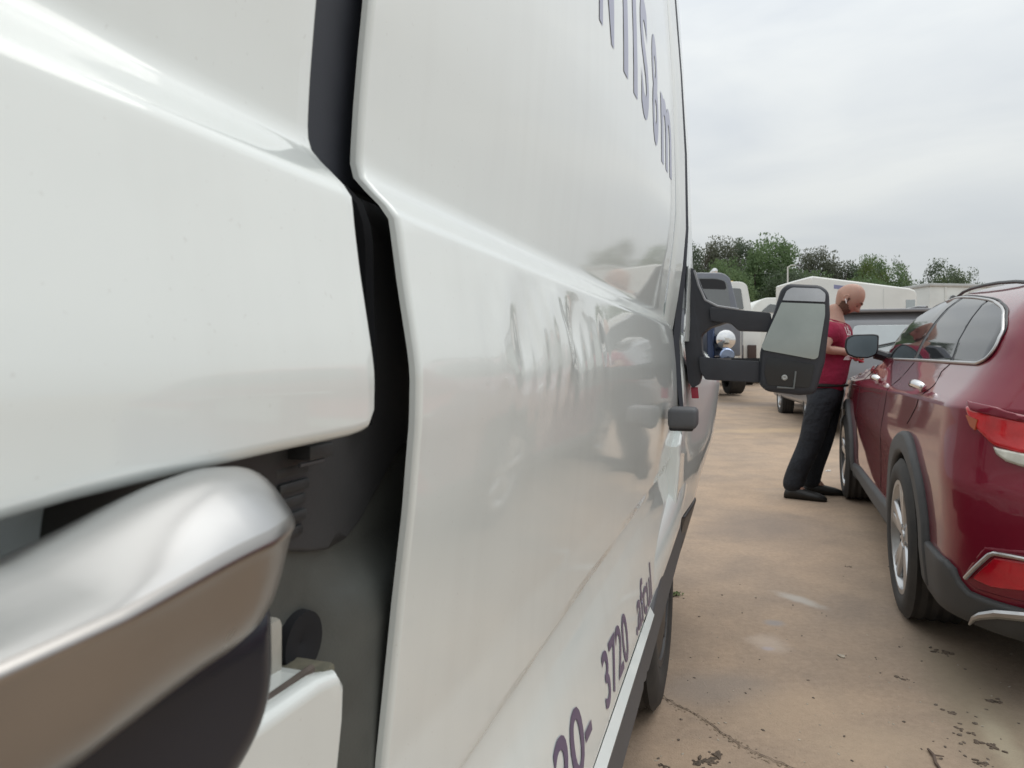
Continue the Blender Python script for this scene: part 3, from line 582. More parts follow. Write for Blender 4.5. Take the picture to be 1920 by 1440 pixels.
mb = MB(); mb.tube([vl(*at_u(px, py, 2.562)) for px, py in ((1457, 726), (1488, 728), (1492, 696))], 0.0035, 6); mb.build('camera_bracket', mat('bracket_grey', (0.16, 0.17, 0.17), 0.5), mir)
sw = slab('cable_tab', [(1295, 726), (1308, 726), (1310, 747), (1297, 747)], 2.63, 2.65, mat('red_tab', (0.30, 0.025, 0.05), 0.5), van, bevel=0.002)
# ------------------------------------------------------------------ the red SUV on the right
SA = R(21.0); SX, SY = 1.76, 3.15; T0, S0, WID = 0.94, 1.4, 1.88
_SU = Vector((math.sin(SA), math.cos(SA), 0)); _SN = Vector((math.cos(SA), -math.sin(SA), 0))
suv = empty('red_suv', Vector((SX, SY, 0)) + _SU * S0 + _SN * T0, -SA, 'dark red SUV with grey cladding and chrome window trim', 'suv')
def sl_(t, s, z): return Vector((t - T0, s - S0, z))
# rows of the body: height, side inset, tail, tail-corner depth and width, nose, nose-corner depth and width
ROWS = [(.20, .14, -.80, .34, .36, 3.60, .5, .55), (.26, .045, -.92, .34, .38, 3.66, .5, .55), (.40, .030, -.97, .34, .38, 3.70, .5, .55), (.52, .030, -.985, .34, .38, 3.72, .5, .55),
        (.66, .026, -.985, .34, .38, 3.73, .5, .55), (.73, .022, -.975, .33, .38, 3.72, .5, .55), (.77, .024, -.95, .33, .38, 3.70, .5, .55), (.90, .042, -.93, .33, .37, 3.66, .5, .5),
        (.985, .050, -.925, .32, .36, 3.55, .5, .5), (1.00, .060, -.92, .32, .36, 3.48, .5, .5), (1.06, .118, -.905, .31, .34, 3.15, .5, .45), (1.12, .158, -.89, .31, .33, 2.55, .4, .45), (1.15, .178, -.885, .31, .33, 2.28, .4, .5),
        (1.25, .212, -.865, .30, .31, 2.10, .4, .5), (1.35, .262, -.84, .30, .30, 1.92, .35, .5), (1.42, .310, -.81, .28, .28, 1.70, .3, .45), (1.475, .370, -.78, .27, .26, 1.48, .3, .4), (1.51, .44, -.755, .25, .24, 1.28, .25, .35),
        (1.535, .53, -.73, .22, .2, 1.08, .2, .3), (1.552, .64, -.71, .2, .15, .9, .2, .2), (1.562, .78, -.70, .15, .1, .8, .15, .1), (1.566, .93, -.70, .01, .005, .75, .01, .005)]
RW = np.array(ROWS)
LQ = 0.52
def plan(row, q):
    z, ti, sr, a, b_, sfr, fa, fb = row; b_ = min(b_, 0.925 - ti) if ti < .92 else 0.0; fb = min(fb, 0.935 - ti); q0 = -(sr + a); qf = -(sfr - fa)
    if q < qf:                                               # nose: corner, then across to the middle
        f = min(1.0, (qf - q) / 0.6); s = sfr - fa + fa * math.sin(f * math.pi / 2); t = ti + fb * (1 - math.cos(f * math.pi / 2))
        if q < qf - 0.6: t = t + min(0.94 - t, (qf - 0.6 - q)); 
        return s, t
    if q <= q0:
        s = -q; return s, min(.94, ti + 0.018 * ((s - 1.2) / 2.4) ** 2 * (1 if abs(s) < 5 else 0))
    f = min(1.0, (q - q0) / LQ); e0 = 0.018 * ((-q0 - 1.2) / 2.4) ** 2
    s = -q0 - a * math.sin(f * math.pi / 2) ** 1.0; t = ti + e0 + b_ * (1 - math.cos(f * math.pi / 2))
    if q > q0 + LQ: t = t + min(0.94 - t, q - q0 - LQ); s = s - 0.015 * min(1, (q - q0 - LQ) / 0.4)
    return s, t
ZT = 1.566
def droop(s): return 0.22 * min(1.0, max(0.0, (0.75 - s) / 1.5))          # the roof line falls towards the tail
def body(q, z):
    z = min(max(z, .20), ZT); row = [float(np.interp(z, RW[:, 0], RW[:, k])) for k in range(8)]; row[0] = z
    s, t = plan(row, q); return s, t, z - max(0.0, z - 1.15) * droop(s)
def pre(q, z): return 1.15 + (z - 1.15) / (1 - droop(-q)) if z > 1.15 else z
def sbf(q, z, d):
    s, t, zz = body(q, z)
    if d:
        P = [sl_(t_, s_, z_) for (s_, t_, z_) in (body(q + 2e-3, z), body(q - 2e-3, z), body(q, z + 4e-3), body(q, z - 4e-3))]
        n = (P[0] - P[1]).cross(P[2] - P[3])
        if n.length > 1e-12:
            n.normalize()
            if (n.x > 0 and q < 0.85) or (q >= 0.85 and n.y > 0): n = -n
            return sl_(t, s, zz) - n * d
    return sl_(t, s, zz)
AX = [(0.0, .355), (2.86, .355)]; RA = 0.392
def make_body():
    zs = np.unique(np.round(np.concatenate([np.arange(.20, .98, .026), [.985, .992, 1.0], np.arange(1.02, 1.50, .03), np.arange(1.50, 1.567, .006)]), 4))
    qs = np.concatenate([np.linspace(-4.55, -3.3, 14), np.arange(-3.28, 0.5, .035), np.linspace(.52, 1.9, 40)])
    V = []; 
    for z in zs:
        for q in qs: s, t, zz = body(q, z); V.append([t, s, zz])
    V = np.array(V); nq = len(qs); F = []
    for i in range(len(zs) - 1):
        for j in range(nq - 1):
            ids = (i * nq + j, i * nq + j + 1, (i + 1) * nq + j + 1, (i + 1) * nq + j); c = V[list(ids)].mean(0)
            if c[0] < 0.3 and any((c[1] - s) ** 2 + (c[2] - z) ** 2 < RA ** 2 for s, z in AX): continue
            F.append(ids)
    for k in range(len(V)):                                   # settle the ragged rim of each arch on its circle
        for s, z in AX:
            d = math.hypot(V[k][1] - s, V[k][2] - z)
            if V[k][0] < 0.3 and RA - .035 < d < RA + 0.02: V[k][1] = s + (V[k][1] - s) * RA / d; V[k][2] = z + (V[k][2] - z) * RA / d
    n = len(V); W = V.copy(); W[:, 0] = WID - W[:, 0]
    mb = MB(); mb.add([sl_(*p) for p in V] + [sl_(*p) for p in W], F + [tuple(n + i for i in reversed(f)) for f in F])
    me = bpy.data.meshes.new('body'); me.from_pydata(mb.v, [], mb.f); bm = bmesh.new(); bm.from_mesh(me)
    bmesh.ops.remove_doubles(bm, verts=bm.verts, dist=1e-4)
    bmesh.ops.recalc_face_normals(bm, faces=bm.faces); bm.to_mesh(me); bm.free(); smooth(me, 38)
    return link_mesh('body', me, M_RED, suv)
make_body()
def both(fn_build):
    fn_build()
# cladding: sill, arches and rear bumper skirt
def arc(k, rr, a0, a1, n=26): s, z = AX[k]; return [(-(s + rr * math.cos(R(a0 + (a1 - a0) * i / n))), z + rr * math.sin(R(a0 + (a1 - a0) * i / n))) for i in range(n + 1)]
for k in (0, 1):
    patch('arch_cladding', arc(k, .475, -12 if k == 0 else -8, 192 if k == 0 else 188) + list(reversed(arc(k, .375, -12, 192))), sbf, M_CLAD, suv, step=0.05, estep=0.03, edge=0.022, thick=0.03, off=-0.028)
patch('sill_cladding', [(-2.42, .215), (-2.42, .36), (-2.0, .392), (-1.2, .398), (-0.6, .40), (-.43, .41), (-.44, .215)], sbf, M_CLAD, suv, step=0.06, edge=0.03, thick=0.03, off=-0.022)
patch('bumper_cladding', [(.375, .235), (.385, .40), (.42, .45), (.50, .445), (.62, .445), (.715, .442), (.758, .425), (.775, .387), (.80, .362), (.875, .356), (.966, .352), (1.15, .352), (1.6, .35), (1.6, .205), (1.2, .205), (.7, .215)], sbf, M_CLAD, suv, step=0.04, estep=0.02, edge=0.014, thick=0.03, off=-0.020)
# side glass, pillars and bright trim
DLO = [(-1.97, 1.170), (-1.78, 1.255), (-1.58, 1.360), (-1.36, 1.440), (-1.10, 1.481), (-0.60, 1.471), (-0.30, 1.445), (.07, 1.404), (.22, 1.384), (.384, 1.353), (.49, 1.325), (.575, 1.288), (.640, 1.247), (.650, 1.19), (.625, 1.152), (.56, 1.136), (.175, 1.140), (-.675, 1.152), (-1.4, 1.158)]
DLO = [(q, pre(q, z)) for q, z in DLO]
DLO = round_poly(DLO, [.02] * 3 + [.12] * 2 + [.2] * 3 + [.12] * 3 + [.06] * 5 + [.1] * 2 + [.02], 4)
DQ = lambda lo, hi, up: [p for p in DLO if lo <= p[0] <= hi and ((p[1] > 1.17 + .0 * p[0]) == up)]
def cut(poly, a, b_):
    """the slice of the window outline between two slanting pillar lines"""
    P = resample(poly, 0.02); return P
def clip(poly, p, nrm):
    out = []; m = len(poly)
    for i in range(m):
        A, B = poly[i], poly[(i + 1) % m]; da = (A[0] - p[0]) * nrm[0] + (A[1] - p[1]) * nrm[1]; db = (B[0] - p[0]) * nrm[0] + (B[1] - p[1]) * nrm[1]
        if da >= 0: out.append(A)
        if da * db < 0: f = da / (da - db); out.append((A[0] + (B[0] - A[0]) * f, A[1] + (B[1] - A[1]) * f))
    return out
def pill(q0, q1): return (q0, 1.15), Vector((q1 - q0, 0.30)).normalized()
PB, PC = pill(-.70, -.59), pill(.135, .035)
def shifted(poly, pl, w, side): p, d = pl; n = (d.y * side, -d.x * side); return clip(poly, (p[0] + n[0] * w, p[1] + n[1] * w), n)
wins = [shifted(DLO, PB, .035, -1), shifted(shifted(DLO, PB, .035, 1), PC, .010, -1), shifted(DLO, PC, .010, 1)]
for nm, w in zip(('front_window', 'rear_window', 'quarter_window'), wins): patch(nm, w, sbf, M_GLASS, suv, step=0.05, estep=0.03, edge=0.004, thick=0.004, off=-0.006)
patch('window_pillar', [(-.737, 1.153), (-.663, 1.153), (-.553, pre(-.56, 1.467)), (-.627, pre(-.62, 1.471))], sbf, M_BLACK, suv, step=0.03, thick=0.004, off=-0.0035)
patch('window_pillar', [(.122, 1.143), (.148, 1.143), (.073, pre(.07, 1.402)), (.047, pre(.05, 1.405))], sbf, M_BLACK, suv, step=0.03, thick=0.004, off=-0.0035)
k0 = max(range(len(DLO)), key=lambda i: DLO[i][0]); kf = min(range(len(DLO)), key=lambda i: DLO[i][0])
kt = min(range(k0), key=lambda i: abs(DLO[i][0] + .95))
tr = resample(DLO[kt:] , 0.015, closed=False); MB().tube([sbf(q, z, -.007) for q, z in tr], 0.0062, 10).build('bright_trim', mat('satin_chrome', (0.55, 0.55, 0.55), 0.32, 1.0, var=0.03), suv, ang=180)
tr = resample(DLO[:k0 - 1], 0.02, closed=False); MB().tube([sbf(q, z + .011, -.002) for q, z in tr], [0.005] * (len(tr) - 6) + [.0045, .004, .003, .0025, .002, .001], 8).build('window_seal', M_BLACK, suv)
rl = [(1.45, .50, 1.498), (1.35, .49, 1.516), (1.2, .48, 1.530), (1.0, .465, 1.538), (.8, .46, 1.538), (.55, .456, 1.530), (.3, .455, 1.516), (.05, .457, 1.495), (-.15, .46, 1.470), (-.45, .47, 1.425)]
MB().tube([sl_(t, s, z) for s, t, z in rl], [0.005] + [.0085] * 8 + [.007], 8).build('roof_rail', M_BLACK, suv)
MB().tube([sl_(WID - t, s, z) for s, t, z in rl], [0.005] + [.0085] * 8 + [.007], 8).build('roof_rail', M_BLACK, suv)
wsP = [(sl_(.52, 2.05, 1.185)), (sl_(1.36, 2.05, 1.185)), (sl_(1.26, 1.20, 1.545)), (sl_(.62, 1.20, 1.545))]
mb = MB(); mb.add([p + Vector((0, .02, .02)) for p in wsP] + wsP, [(0, 1, 2, 3), (7, 6, 5, 4)] + [(i, 4 + i, 4 + (i + 1) % 4, (i + 1) % 4) for i in range(4)]); mb.build('windscreen', M_GLASS, suv)
# shut lines between the doors
def groove(name, pts): MB().tube([sbf(q, z, 0.0005) for q, z in resample(pts, 0.05, closed=False)], 0.0032, 5).build(name, M_VOID, suv)
groove('door_gap', [(.125, 1.135), (.08, 1.10), (.16, 1.04), (.10, .95), (-.06, .86)])
groove('door_gap', [(-.33, .70), (-.44, .56), (-.50, .42)])
groove('door_gap', [(-.70, 1.14), (-.78, .95), (-.86, .42)])
groove('door_gap', [(-2.05, 1.12), (-2.12, .95), (-2.16, .42)])
# handles
for q in (.06, -1.30):
    c = [sbf(q + .105 * math.sin(w), 1.018 + .001 * math.sin(w), -(.010 + .032 * math.cos(w) ** .6)) for w in np.linspace(-1.5, 1.5, 15)]
    MB().tube(c, [.008 + .012 * math.cos(w) ** .5 for w in np.linspace(-1.5, 1.5, 15)], 14).build('door_handle', M_CHROME, suv, ang=180)
    MB().lathe([(0, .0005), (-.002, .03), (.01, .034)], sbf(q, 1.013, -.002), 'x', 20).build('handle_cup', M_RED, suv)
# tail lamp wrapping the corner
TL = round_poly([(.752, .995), (.87, .973), (.95, .957), (1.35, .93), (1.35, .835), (1.10, .838), (.95, .846), (.862, .866), (.805, .912), (.770, .955)], .02)
lamp = patch('tail_lamp', TL, sbf, M_REDL, suv, step=0.03, estep=0.015, edge=0.016, thick=0.03, off=-0.012)
patch('lamp_brow', [(.742, 1.004), (.87, .988), (.95, .972), (1.36, .945), (1.36, .922), (.95, .948), (.87, .963), (.79, .978)], sbf, M_RED, lamp, step=0.03, edge=0.005, thick=0.02, off=-0.018)
patch('reversing_lamp', [(.868, .862), (.95, .850), (1.10, .842), (1.35, .838), (1.35, .795), (1.05, .795), (.956, .806), (.912, .818), (.882, .838)], sbf, M_CLEARL, lamp, step=0.02, estep=0.015, edge=0.010, thick=0.02, off=-0.017)
patch('side_marker', [(.772, .962), (.815, .948), (.806, .912), (.79, .925)], sbf, mat('amber_lens', (0.42, 0.10, 0.04), 0.15, coat=1.0), lamp, step=0.02, thick=0.01, off=-0.016)
patch('bumper_recess', [(.775, .40), (.87, .535), (1.05, .56), (1.45, .55), (1.45, .385), (.95, .372), (.83, .372)], sbf, M_RED, suv, step=0.03, edge=0.012, thick=0.01, off=-0.003)
rf = patch('reflector', [(.822, .412), (.900, .505), (.99, .512), (1.30, .505), (1.02, .425), (.886, .402)], sbf, M_REDL2, suv, step=0.02, estep=0.015, edge=0.006, thick=0.02, off=-0.008)
MB().tube([sbf(q, z, -.012) for q, z in resample([(.805, .408), (.845, .458), (.890, .512), (.905, .521), (.95, .523), (1.0, .522), (1.40, .512)], .02, closed=False)], 0.0075, 8).build('reflector_frame', M_SILVER, rf)
# exhaust tip with its bright surround
cx, cz, cy = sbf(1.02, .25, 0).x + .0, .275, sbf(1.10, .27, 0).y
MB().tube([Vector((cx + .155 * math.cos(w), cy - .03, cz + .046 * math.sin(w))) for w in np.linspace(0, 2 * math.pi, 28, endpoint=False)], 0.010, 6, closed=True).build('exhaust_tip', M_SILVER, suv)
MB().tube([sbf(q, z, -.03) for q, z in ((.775, .262), (.80, .282), (.83, .303), (.88, .328), (.95, .345), (1.1, .352), (1.3, .352), (1.5, .345))], [0.004, .009, .013, .015, .016, .016, .016, .016], 8).build('exhaust_trim', M_SILVER, suv)
mb = MB(); mb.lathe([(0.0, 0.001), (0.0, 0.046)], (0, 0, 0), 'y', 28); mb.v = [(cx + p[0] * 3.2, cy - .012 + p[1], cz + p[2]) for p in mb.v]; mb.build('exhaust_opening', M_VOID, suv)
# wheels, wells, floor
for k, (s, z) in enumerate(AX):
    wheel(suv, sl_(-.012 + .1175, s, .352), .352, .235, .245, side=-1)
    wheel(suv, sl_(WID + .012 - .1175, s, .352), .352, .235, .245, side=1, fancy=False, name='wheel')
    for sd in (0.03, WID - .03):
        e = .42 if sd < 1 else -.42
        mb = MB().lathe([(0.0, .41), (e, .41)], sl_(sd, s, .36), 'x', 32); mb.v = [(p[0], p[1], max(p[2], .27)) for p in mb.v]; mb.build('wheel_well', M_VOID, suv)
MB().box(sl_(T0, 1.4, .30), (1.62, 4.3, .10)).build('underbody', M_VOID, suv)
# door mirror
wm = MB(); c = sl_(.065, 1.965, 1.245)
mo = [(-.155, -.005), (-.145, .075), (-.09, .105), (.06, .108), (.105, .10), (.10, -.02), (.085, -.065), (.02, -.092), (-.08, -.085), (-.135, -.06)]
mo = round_poly([(x * .88, z * .90) for x, z in mo], .02); n = len(mo)
fr = [c + Vector((x, 0, z)) for x, z in mo]; bk = [c + Vector((x * .72 + .02, .13, z * .7)) for x, z in mo]
wm.add(fr + bk, [tuple(range(n)), tuple(reversed(range(n, 2 * n)))] + [(i, n + i, n + (i + 1) % n, (i + 1) % n) for i in range(n)])
hm = wm.build('door_mirror', M_BLACK, suv, bevel=.012, seg=3)
gl = MB(); g1 = [c + Vector((x * .88, -.004, z * .86)) for x, z in mo]; g2 = [c + Vector((x * .88, .002, z * .86)) for x, z in mo]
gl.add(g1 + g2, [tuple(range(n)), tuple(reversed(range(n, 2 * n)))] + [(i, n + i, n + (i + 1) % n, (i + 1) % n) for i in range(n)]); gl.build('mirror_glass', mat('blue_mirror', (0.16, 0.19, 0.21), 0.12, 1.0, var=0.1), hm)
MB().tube([c + Vector((.07, .05, -.045)), c + Vector((.16, .06, -.075)), c + Vector((.24, .05, -.10))], [.038, .034, .045], 8).build('mirror_stalk', M_BLACK, hm)

# tailgate: window, shut line, bright bar, plate, wiper
def rear(x, z, d):
    a, b_ = 0.45, 2.2; t_ = min(.9399, .94 - abs(x))
    for _ in range(30):
        m_ = (a + b_) / 2
        if body(m_, z)[1] < t_: a = m_
        else: b_ = m_
    s, t, zz = body(a, z); return sl_(.94 + (x if x < 0 else x), s + d, zz)
patch('rear_window', round_poly([(-.50, 1.19), (.50, 1.19), (.42, 1.46), (-.42, 1.46)], .06), rear, M_GLASS, suv, step=.06, estep=.04, edge=.006, thick=.006, off=-.008)
patch('tailgate_bar', [(-.40, .955), (.40, .955), (.40, .985), (-.40, .985)], rear, M_CHROME, suv, step=.06, edge=.006, thick=.012, off=-.014)
patch('number_plate', [(-.16, .80), (.16, .80), (.16, .925), (-.16, .925)], rear, mat('pale_plate', (0.5, 0.5, 0.49), 0.5), suv, step=.05, edge=.004, thick=.006, off=-.010)
MB().tube([rear(x, z, -.002) for x, z in [(-.56, 1.12), (-.57, .95), (-.52, .74), (-.3, .72), (0, .72), (.3, .72), (.52, .74), (.57, .95), (.56, 1.12)]], .003, 5).build('tailgate_gap', M_VOID, suv)
MB().tube([rear(.0, 1.21, -.025), rear(-.15, 1.235, -.022), rear(-.32, 1.25, -.02)], .008, 6).build('rear_wiper', M_BLACK, suv)
def mirrored(o, parent):
    """the same part for the far side of the car"""
    bm = bmesh.new(); bm.from_mesh(o.data)
    for v in bm.verts: v.co.x = -v.co.x
    bmesh.ops.reverse_faces(bm, faces=bm.faces); me = bpy.data.meshes.new(o.name.split('.')[0]); bm.to_mesh(me); bm.free(); smooth(me, 40)
    n = link_mesh(o.name.split('.')[0], me, o.data.materials[0], parent)
    for ch in list(o.children): mirrored(ch, n)
KEEP = {'arch_cladding', 'sill_cladding', 'bumper_cladding', 'front_window', 'quarter_window', 'window_pillar', 'bright_trim', 'window_seal', 'door_gap', 'door_handle', 'handle_cup', 'tail_lamp', 'reflector', 'bumper_recess', 'exhaust_tip', 'exhaust_trim', 'exhaust_opening', 'door_mirror'}
for o in list(suv.children):
    if o.name.split('.')[0] in KEEP or (o.name.startswith('rear_window') and o.name == 'rear_window'): mirrored(o, suv)
# ------------------------------------------------------------------ parked vehicles in the distance
M_WHITE2 = mat('chalky_white', (0.76, 0.77, 0.74), 0.45, coat=0.4, var=0.05, scale=2.0)
M_WHITE3 = mat('trailer_white', (0.66, 0.68, 0.66), 0.55, var=0.07, scale=1.5)
M_GREYB = mat('blue_grey_paint', (0.165, 0.178, 0.21), 0.35, 0.2, 0.8, var=0.06)
M_SILVP = mat('silver_paint', (0.21, 0.214, 0.228), 0.38, 0.35, 0.7, var=0.04)
M_GLASS2 = mat('tinted_glass', (0.06, 0.07, 0.075), 0.05, coat=1.0, var=0.1, spec=0.9, ior=1.8, rvar=0)
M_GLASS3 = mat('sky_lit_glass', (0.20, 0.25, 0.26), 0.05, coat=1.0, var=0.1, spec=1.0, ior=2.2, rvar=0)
M_YEL = mat('amber_lamp', (0.7, 0.45, 0.08), 0.2, coat=1.0)
def shell(parent, outline, width, tum, m, r=0.07, step=0.06):
    """a vehicle body: side outline (along, up), drawn in towards the top by tum(z), edges rounded by r"""
    P = resample(outline, step); n = len(P); c = np.array(P).mean(0)
    def inset(d):
        out = []
        for i in range(n):
            a, b_ = Vector(P[i - 1]), Vector(P[(i + 1) % n]); t = (b_ - a).normalized(); nn = Vector((-t.y, t.x)); p = Vector(P[i]); q = p + nn * d
            if not inside([tuple(q)], P)[0]: q = p - nn * d
            out.append(tuple(q))
        return out
    mb = MB(); cols = []
    for f, x in ((1.0, 0.0), (0.55, .12), (.2, .45), (0, 1.0)):
        Q = inset(r * f) if f else P; cols.append(([(-(width / 2 - tum(z) - r * x), s, z) for s, z in Q]))
    for x in (-.5, 0, .5): cols.append([(x * (width - 2 * tum(z) - 2 * r), s, z + .012 * (1 - abs(x))) for s, z in P])
    for q in reversed(cols[:4]): cols.append([(-p[0], p[1], p[2]) for p in q])
    mb.add([p for col in cols for p in col], [(k * n + i, k * n + (i + 1) % n, (k + 1) * n + (i + 1) % n, (k + 1) * n + i) for k in range(len(cols) - 1) for i in range(n)])
    o = mb.build('body', m, parent, ang=40)
    for sd in (-1, 1): patch('side_panel', inset(r), lambda s, z, d: Vector((sd * (width / 2 - tum(z) - d), s, z)), m, parent, step=0.25, estep=step, thick=0)
    return o
def side_fn(width, tum, sd): return lambda s, z, d: Vector((sd * (width / 2 - tum(z) - d), s, z))
def wheels4(parent, width, ss, Rr=0.36, w=0.24):
    for s in ss:
        for sd in (-1, 1): wheel(parent, Vector((sd * (width / 2 - w / 2 - .01), s, Rr)), Rr, w, Rr * .62, side=sd, rim_m=M_RIM, fancy=False)

# white enclosed trailer behind the man
hv = empty('enclosed_trailer', (7.24, 15.22, ground_z(15.2)), -R(90), 'white enclosed trailer with a gently sloping roof, directly behind the bald man', 'trailer')
tumv = lambda z: 0.0
shell(hv, [(-1.09, .45), (-1.09, 2.72), (-1.05, 2.755), (.2, 2.60), (.95, 2.505), (1.06, 2.46), (1.09, 2.38), (1.09, .45)], 1.92, tumv, M_WHITE2, r=.03)
wheels4(hv, 1.9, (0.0,), .34, .22)
patch('side_window', [(.86, 1.98), (1.05, 1.98), (1.05, 2.27), (.86, 2.27)], side_fn(1.92, tumv, 1), M_GLASS3, hv, step=.2, edge=.005, thick=.01, off=-.008)
patch('logo', [(-.62, 2.50), (-.36, 2.47), (-.36, 2.55), (-.62, 2.58)], side_fn(1.92, tumv, 1), M_GREYV, hv, step=.2, thick=.003, off=-.004)
for q in (-.35, .4): patch('wall_seam', [(q - .006, .5), (q + .006, .5), (q + .006, 2.5), (q - .006, 2.5)], side_fn(1.92, tumv, 1), M_WHITE3, hv, step=.5, thick=.004, off=-.004)
mb = MB(); mb.box((0, 0, .42), (1.5, 2.1, .12)); mb.box((0, 1.5, .42), (.10, 1.0, .10)); mb.build('chassis', M_BLACK, hv)

# white box trailer farther off
tl = empty('box_trailer', (15.4, 21.6, ground_z(21.6)), -R(80), 'plain white box trailer farther off, between the enclosed trailer and the red SUV roof', 'trailer')
mb = MB(); mb.box((0, 0, 1.99), (2.5, 7.6, 2.13)); mb.build('box', M_WHITE3, tl, bevel=.03)
mb = MB()
for sx_ in (-1, 1): mb.box((sx_ * 1.26, 0, 3.04), (.05, 7.66, .09)); mb.box((sx_ * 1.26, 0, .95), (.05, 7.66, .14))
for sy_ in (-1, 1): mb.box((0, sy_ * 3.81, 3.04), (2.55, .05, .09))
mb.build('rail', mat('aluminium', (0.5, 0.51, 0.5), 0.45, 0.6), tl, bevel=.008)
mb = MB()
for k in range(9): mb.box((1.262, -3.3 + k * .82, 1.99), (.03, .05, 2.0))
mb.build('side_post', M_WHITE3, tl)
MB().lathe([(0.0, .001), (.02, .10), (.0, .13)], (1.28, -3.05, 2.62), 'x', 16).build('vent', M_GREYP, tl)
mb = MB(); mb.box((1.30, -2.75, 2.10), (.10, 1.0, .10)); mb.build('awning_rail', M_BLACK, tl)
mb = MB(); mb.box((1.275, -2.75, 1.58), (.04, .85, .95)); mb.build('side_door', M_WHITE2, tl, bevel=.01)
mb = MB(); mb.box((0, 0, .80), (1.1, 7.2, .22)); mb.build('chassis', M_BLACK, tl)
for s in (-1.0, .0):
    for sd in (-1, 1): wheel(tl, Vector((sd * 1.05, s, .42)), .42, .28, .26, side=sd, fancy=False)
mb = MB(); mb.box((0, 3.4, .45), (.9, .08, .9)); mb.box((0, 3.4, .04), (1.1, .3, .08)); mb.build('landing_leg', M_BLACK, tl)

# silver estate car ahead of the man, seen from behind
gs = empty('silver_suv', (6.0, 12.3, ground_z(11.5)), -R(13), 'dark silver SUV seen from behind, beyond the bald man and the red car', 'suv')
tumg = lambda z: 0.02 if z < 1.0 else 0.02 + 0.30 * (z - 1.0) / .9
shell(gs, [(-2.35, .42), (-2.42, .62), (-2.40, .95), (-2.36, 1.12), (-2.18, 1.66), (-2.05, 1.80), (-1.4, 1.86), (.2, 1.86), (.75, 1.72), (1.35, 1.18), (2.3, 1.04), (2.5, .85), (2.5, .45), (2.3, .34), (-2.2, .36)], 2.0, tumg, M_SILVP, r=.09)
wheels4(gs, 1.98, (-1.42, 1.5), .37, .25)
rg = lambda x, z, d: Vector((x * (1.0 - tumg(z)) , -2.36 + (z - 1.12) * .333 - .012 + d, z))
patch('rear_window', round_poly([(-.60, 1.22), (.66, 1.22), (.66, 1.62), (-.60, 1.62)], .08), rg, M_GLASS3, gs, step=.2, estep=.06, edge=.01, thick=.01)
MB().tube([(-.62, -2.40, 1.19), (-.3, -2.37, 1.28), (.15, -2.33, 1.38)], .012, 6).build('rear_wiper', M_BLACK, gs)
for sd in (-1, 1):
    patch('side_window', [(-2.02, 1.18), (-1.9, 1.62), (-.3, 1.70), (.35, 1.64), (.95, 1.18)], side_fn(2.0, tumg, sd), M_GLASS2, gs, step=.2, edge=.01, thick=.01, off=-.008)
    mb = MB(); mb.box((sd * .84, -2.40, 1.0), (.24, .07, .34)); mb.build('tail_lamp', M_REDL2, gs, bevel=.02)
    MB().tube([(sd * .66, -1.75, 1.90), (sd * .66, -1.4, 1.93), (sd * .66, .1, 1.93), (sd * .66, .45, 1.86)], .022, 6).build('roof_rail', M_SILVP, gs)
mb = MB(); mb.box((0, -2.02, 1.835), (1.42, .30, .05)); mb.build('spoiler', M_SILVP, gs, bevel=.015)
mb = MB(); mb.box((0, -2.43, .52), (1.86, .10, .26)); mb.build('bumper', M_CLAD, gs, bevel=.03)
mb = MB(); mb.box((0, -2.435, .92), (.54, .03, .14)); mb.build('number_plate', mat('plate_grey', (0.45, 0.46, 0.47), 0.5), gs)

def cab(parent, cx, sec, y0, y1, m, bevel=.06):
    mb = MB(); n = len(sec); S = round_poly(sec, [.22 if z > 2 else .05 for x, z in sec], 5); n = len(S)
    A = [(cx + x, y0, z) for x, z in S]; B = [(cx + x * .96, y1, z - .08 * (z > 2.2)) for x, z in S]
    mb.add(A + B, [tuple(range(n)), tuple(reversed(range(n, 2 * n)))] + [(i, n + i, n + (i + 1) % n, (i + 1) % n) for i in range(n)])
    return mb.build('cab', m, parent, bevel=bevel, seg=3)
def pane(parent, poly, y, m, name='rear_window', r=.10, th=.03):
    S = round_poly(poly, r, 4); n = len(S); mb = MB(); A = [(x, y, z) for x, z in S]; B = [(x, y + th, z) for x, z in S]
    mb.add(A + B, [tuple(range(n)), tuple(reversed(range(n, 2 * n)))] + [(i, n + i, n + (i + 1) % n, (i + 1) % n) for i in range(n)]); return mb.build(name, m, parent)
# blue-grey heavy truck
ht = empty('heavy_truck', (5.45, 20.0, ground_z(20.0)), 0, 'blue-grey truck cab showing beside the van mirror base, with chrome tanks', 'truck')
cab(ht, 0, [(-1.15, 1.05), (1.15, 1.05), (1.15, 1.9), (1.03, 2.6), (.84, 3.33), (.62, 3.46), (-.62, 3.46), (-.84, 3.33), (-1.03, 2.6), (-1.15, 1.9)], 0, 1.9, M_GREYB)
w = pane(ht, [(-.80, 2.42), (.86, 2.38), (.74, 3.22), (.40, 3.30), (-.66, 3.30)], -.035, M_GLASS2, r=.16)
pane(ht, [(-.72, 3.02), (.73, 2.96), (.68, 3.20), (.42, 3.27), (-.62, 3.27)], -.05, M_BLACK, 'sun_visor', r=.08)
MB().tube([(.55, .6, 3.44), (.55, .6, 3.56)], .05, 8).lathe([(0, .001), (.02, .09), (.35, .05), (.36, .001)], (.55, .5, 3.57), 'y', 12).build('air_horn', M_CHROME, ht)
MB().lathe([(-.02, .001), (0, .22), (.03, .27), (1.0, .27), (1.03, .22), (1.05, .001)], (.50, -.75, 1.50), 'y', 24).build('fuel_tank', M_CHROME, ht)
MB().lathe([(-.02, .001), (0, .18), (.03, .21), (.8, .21), (.83, .16), (.85, .001)], (.52, -.80, 1.05), 'y', 24).build('air_tank', mat('blue_chrome', (0.30, 0.36, 0.50), 0.12, 1.0), ht)
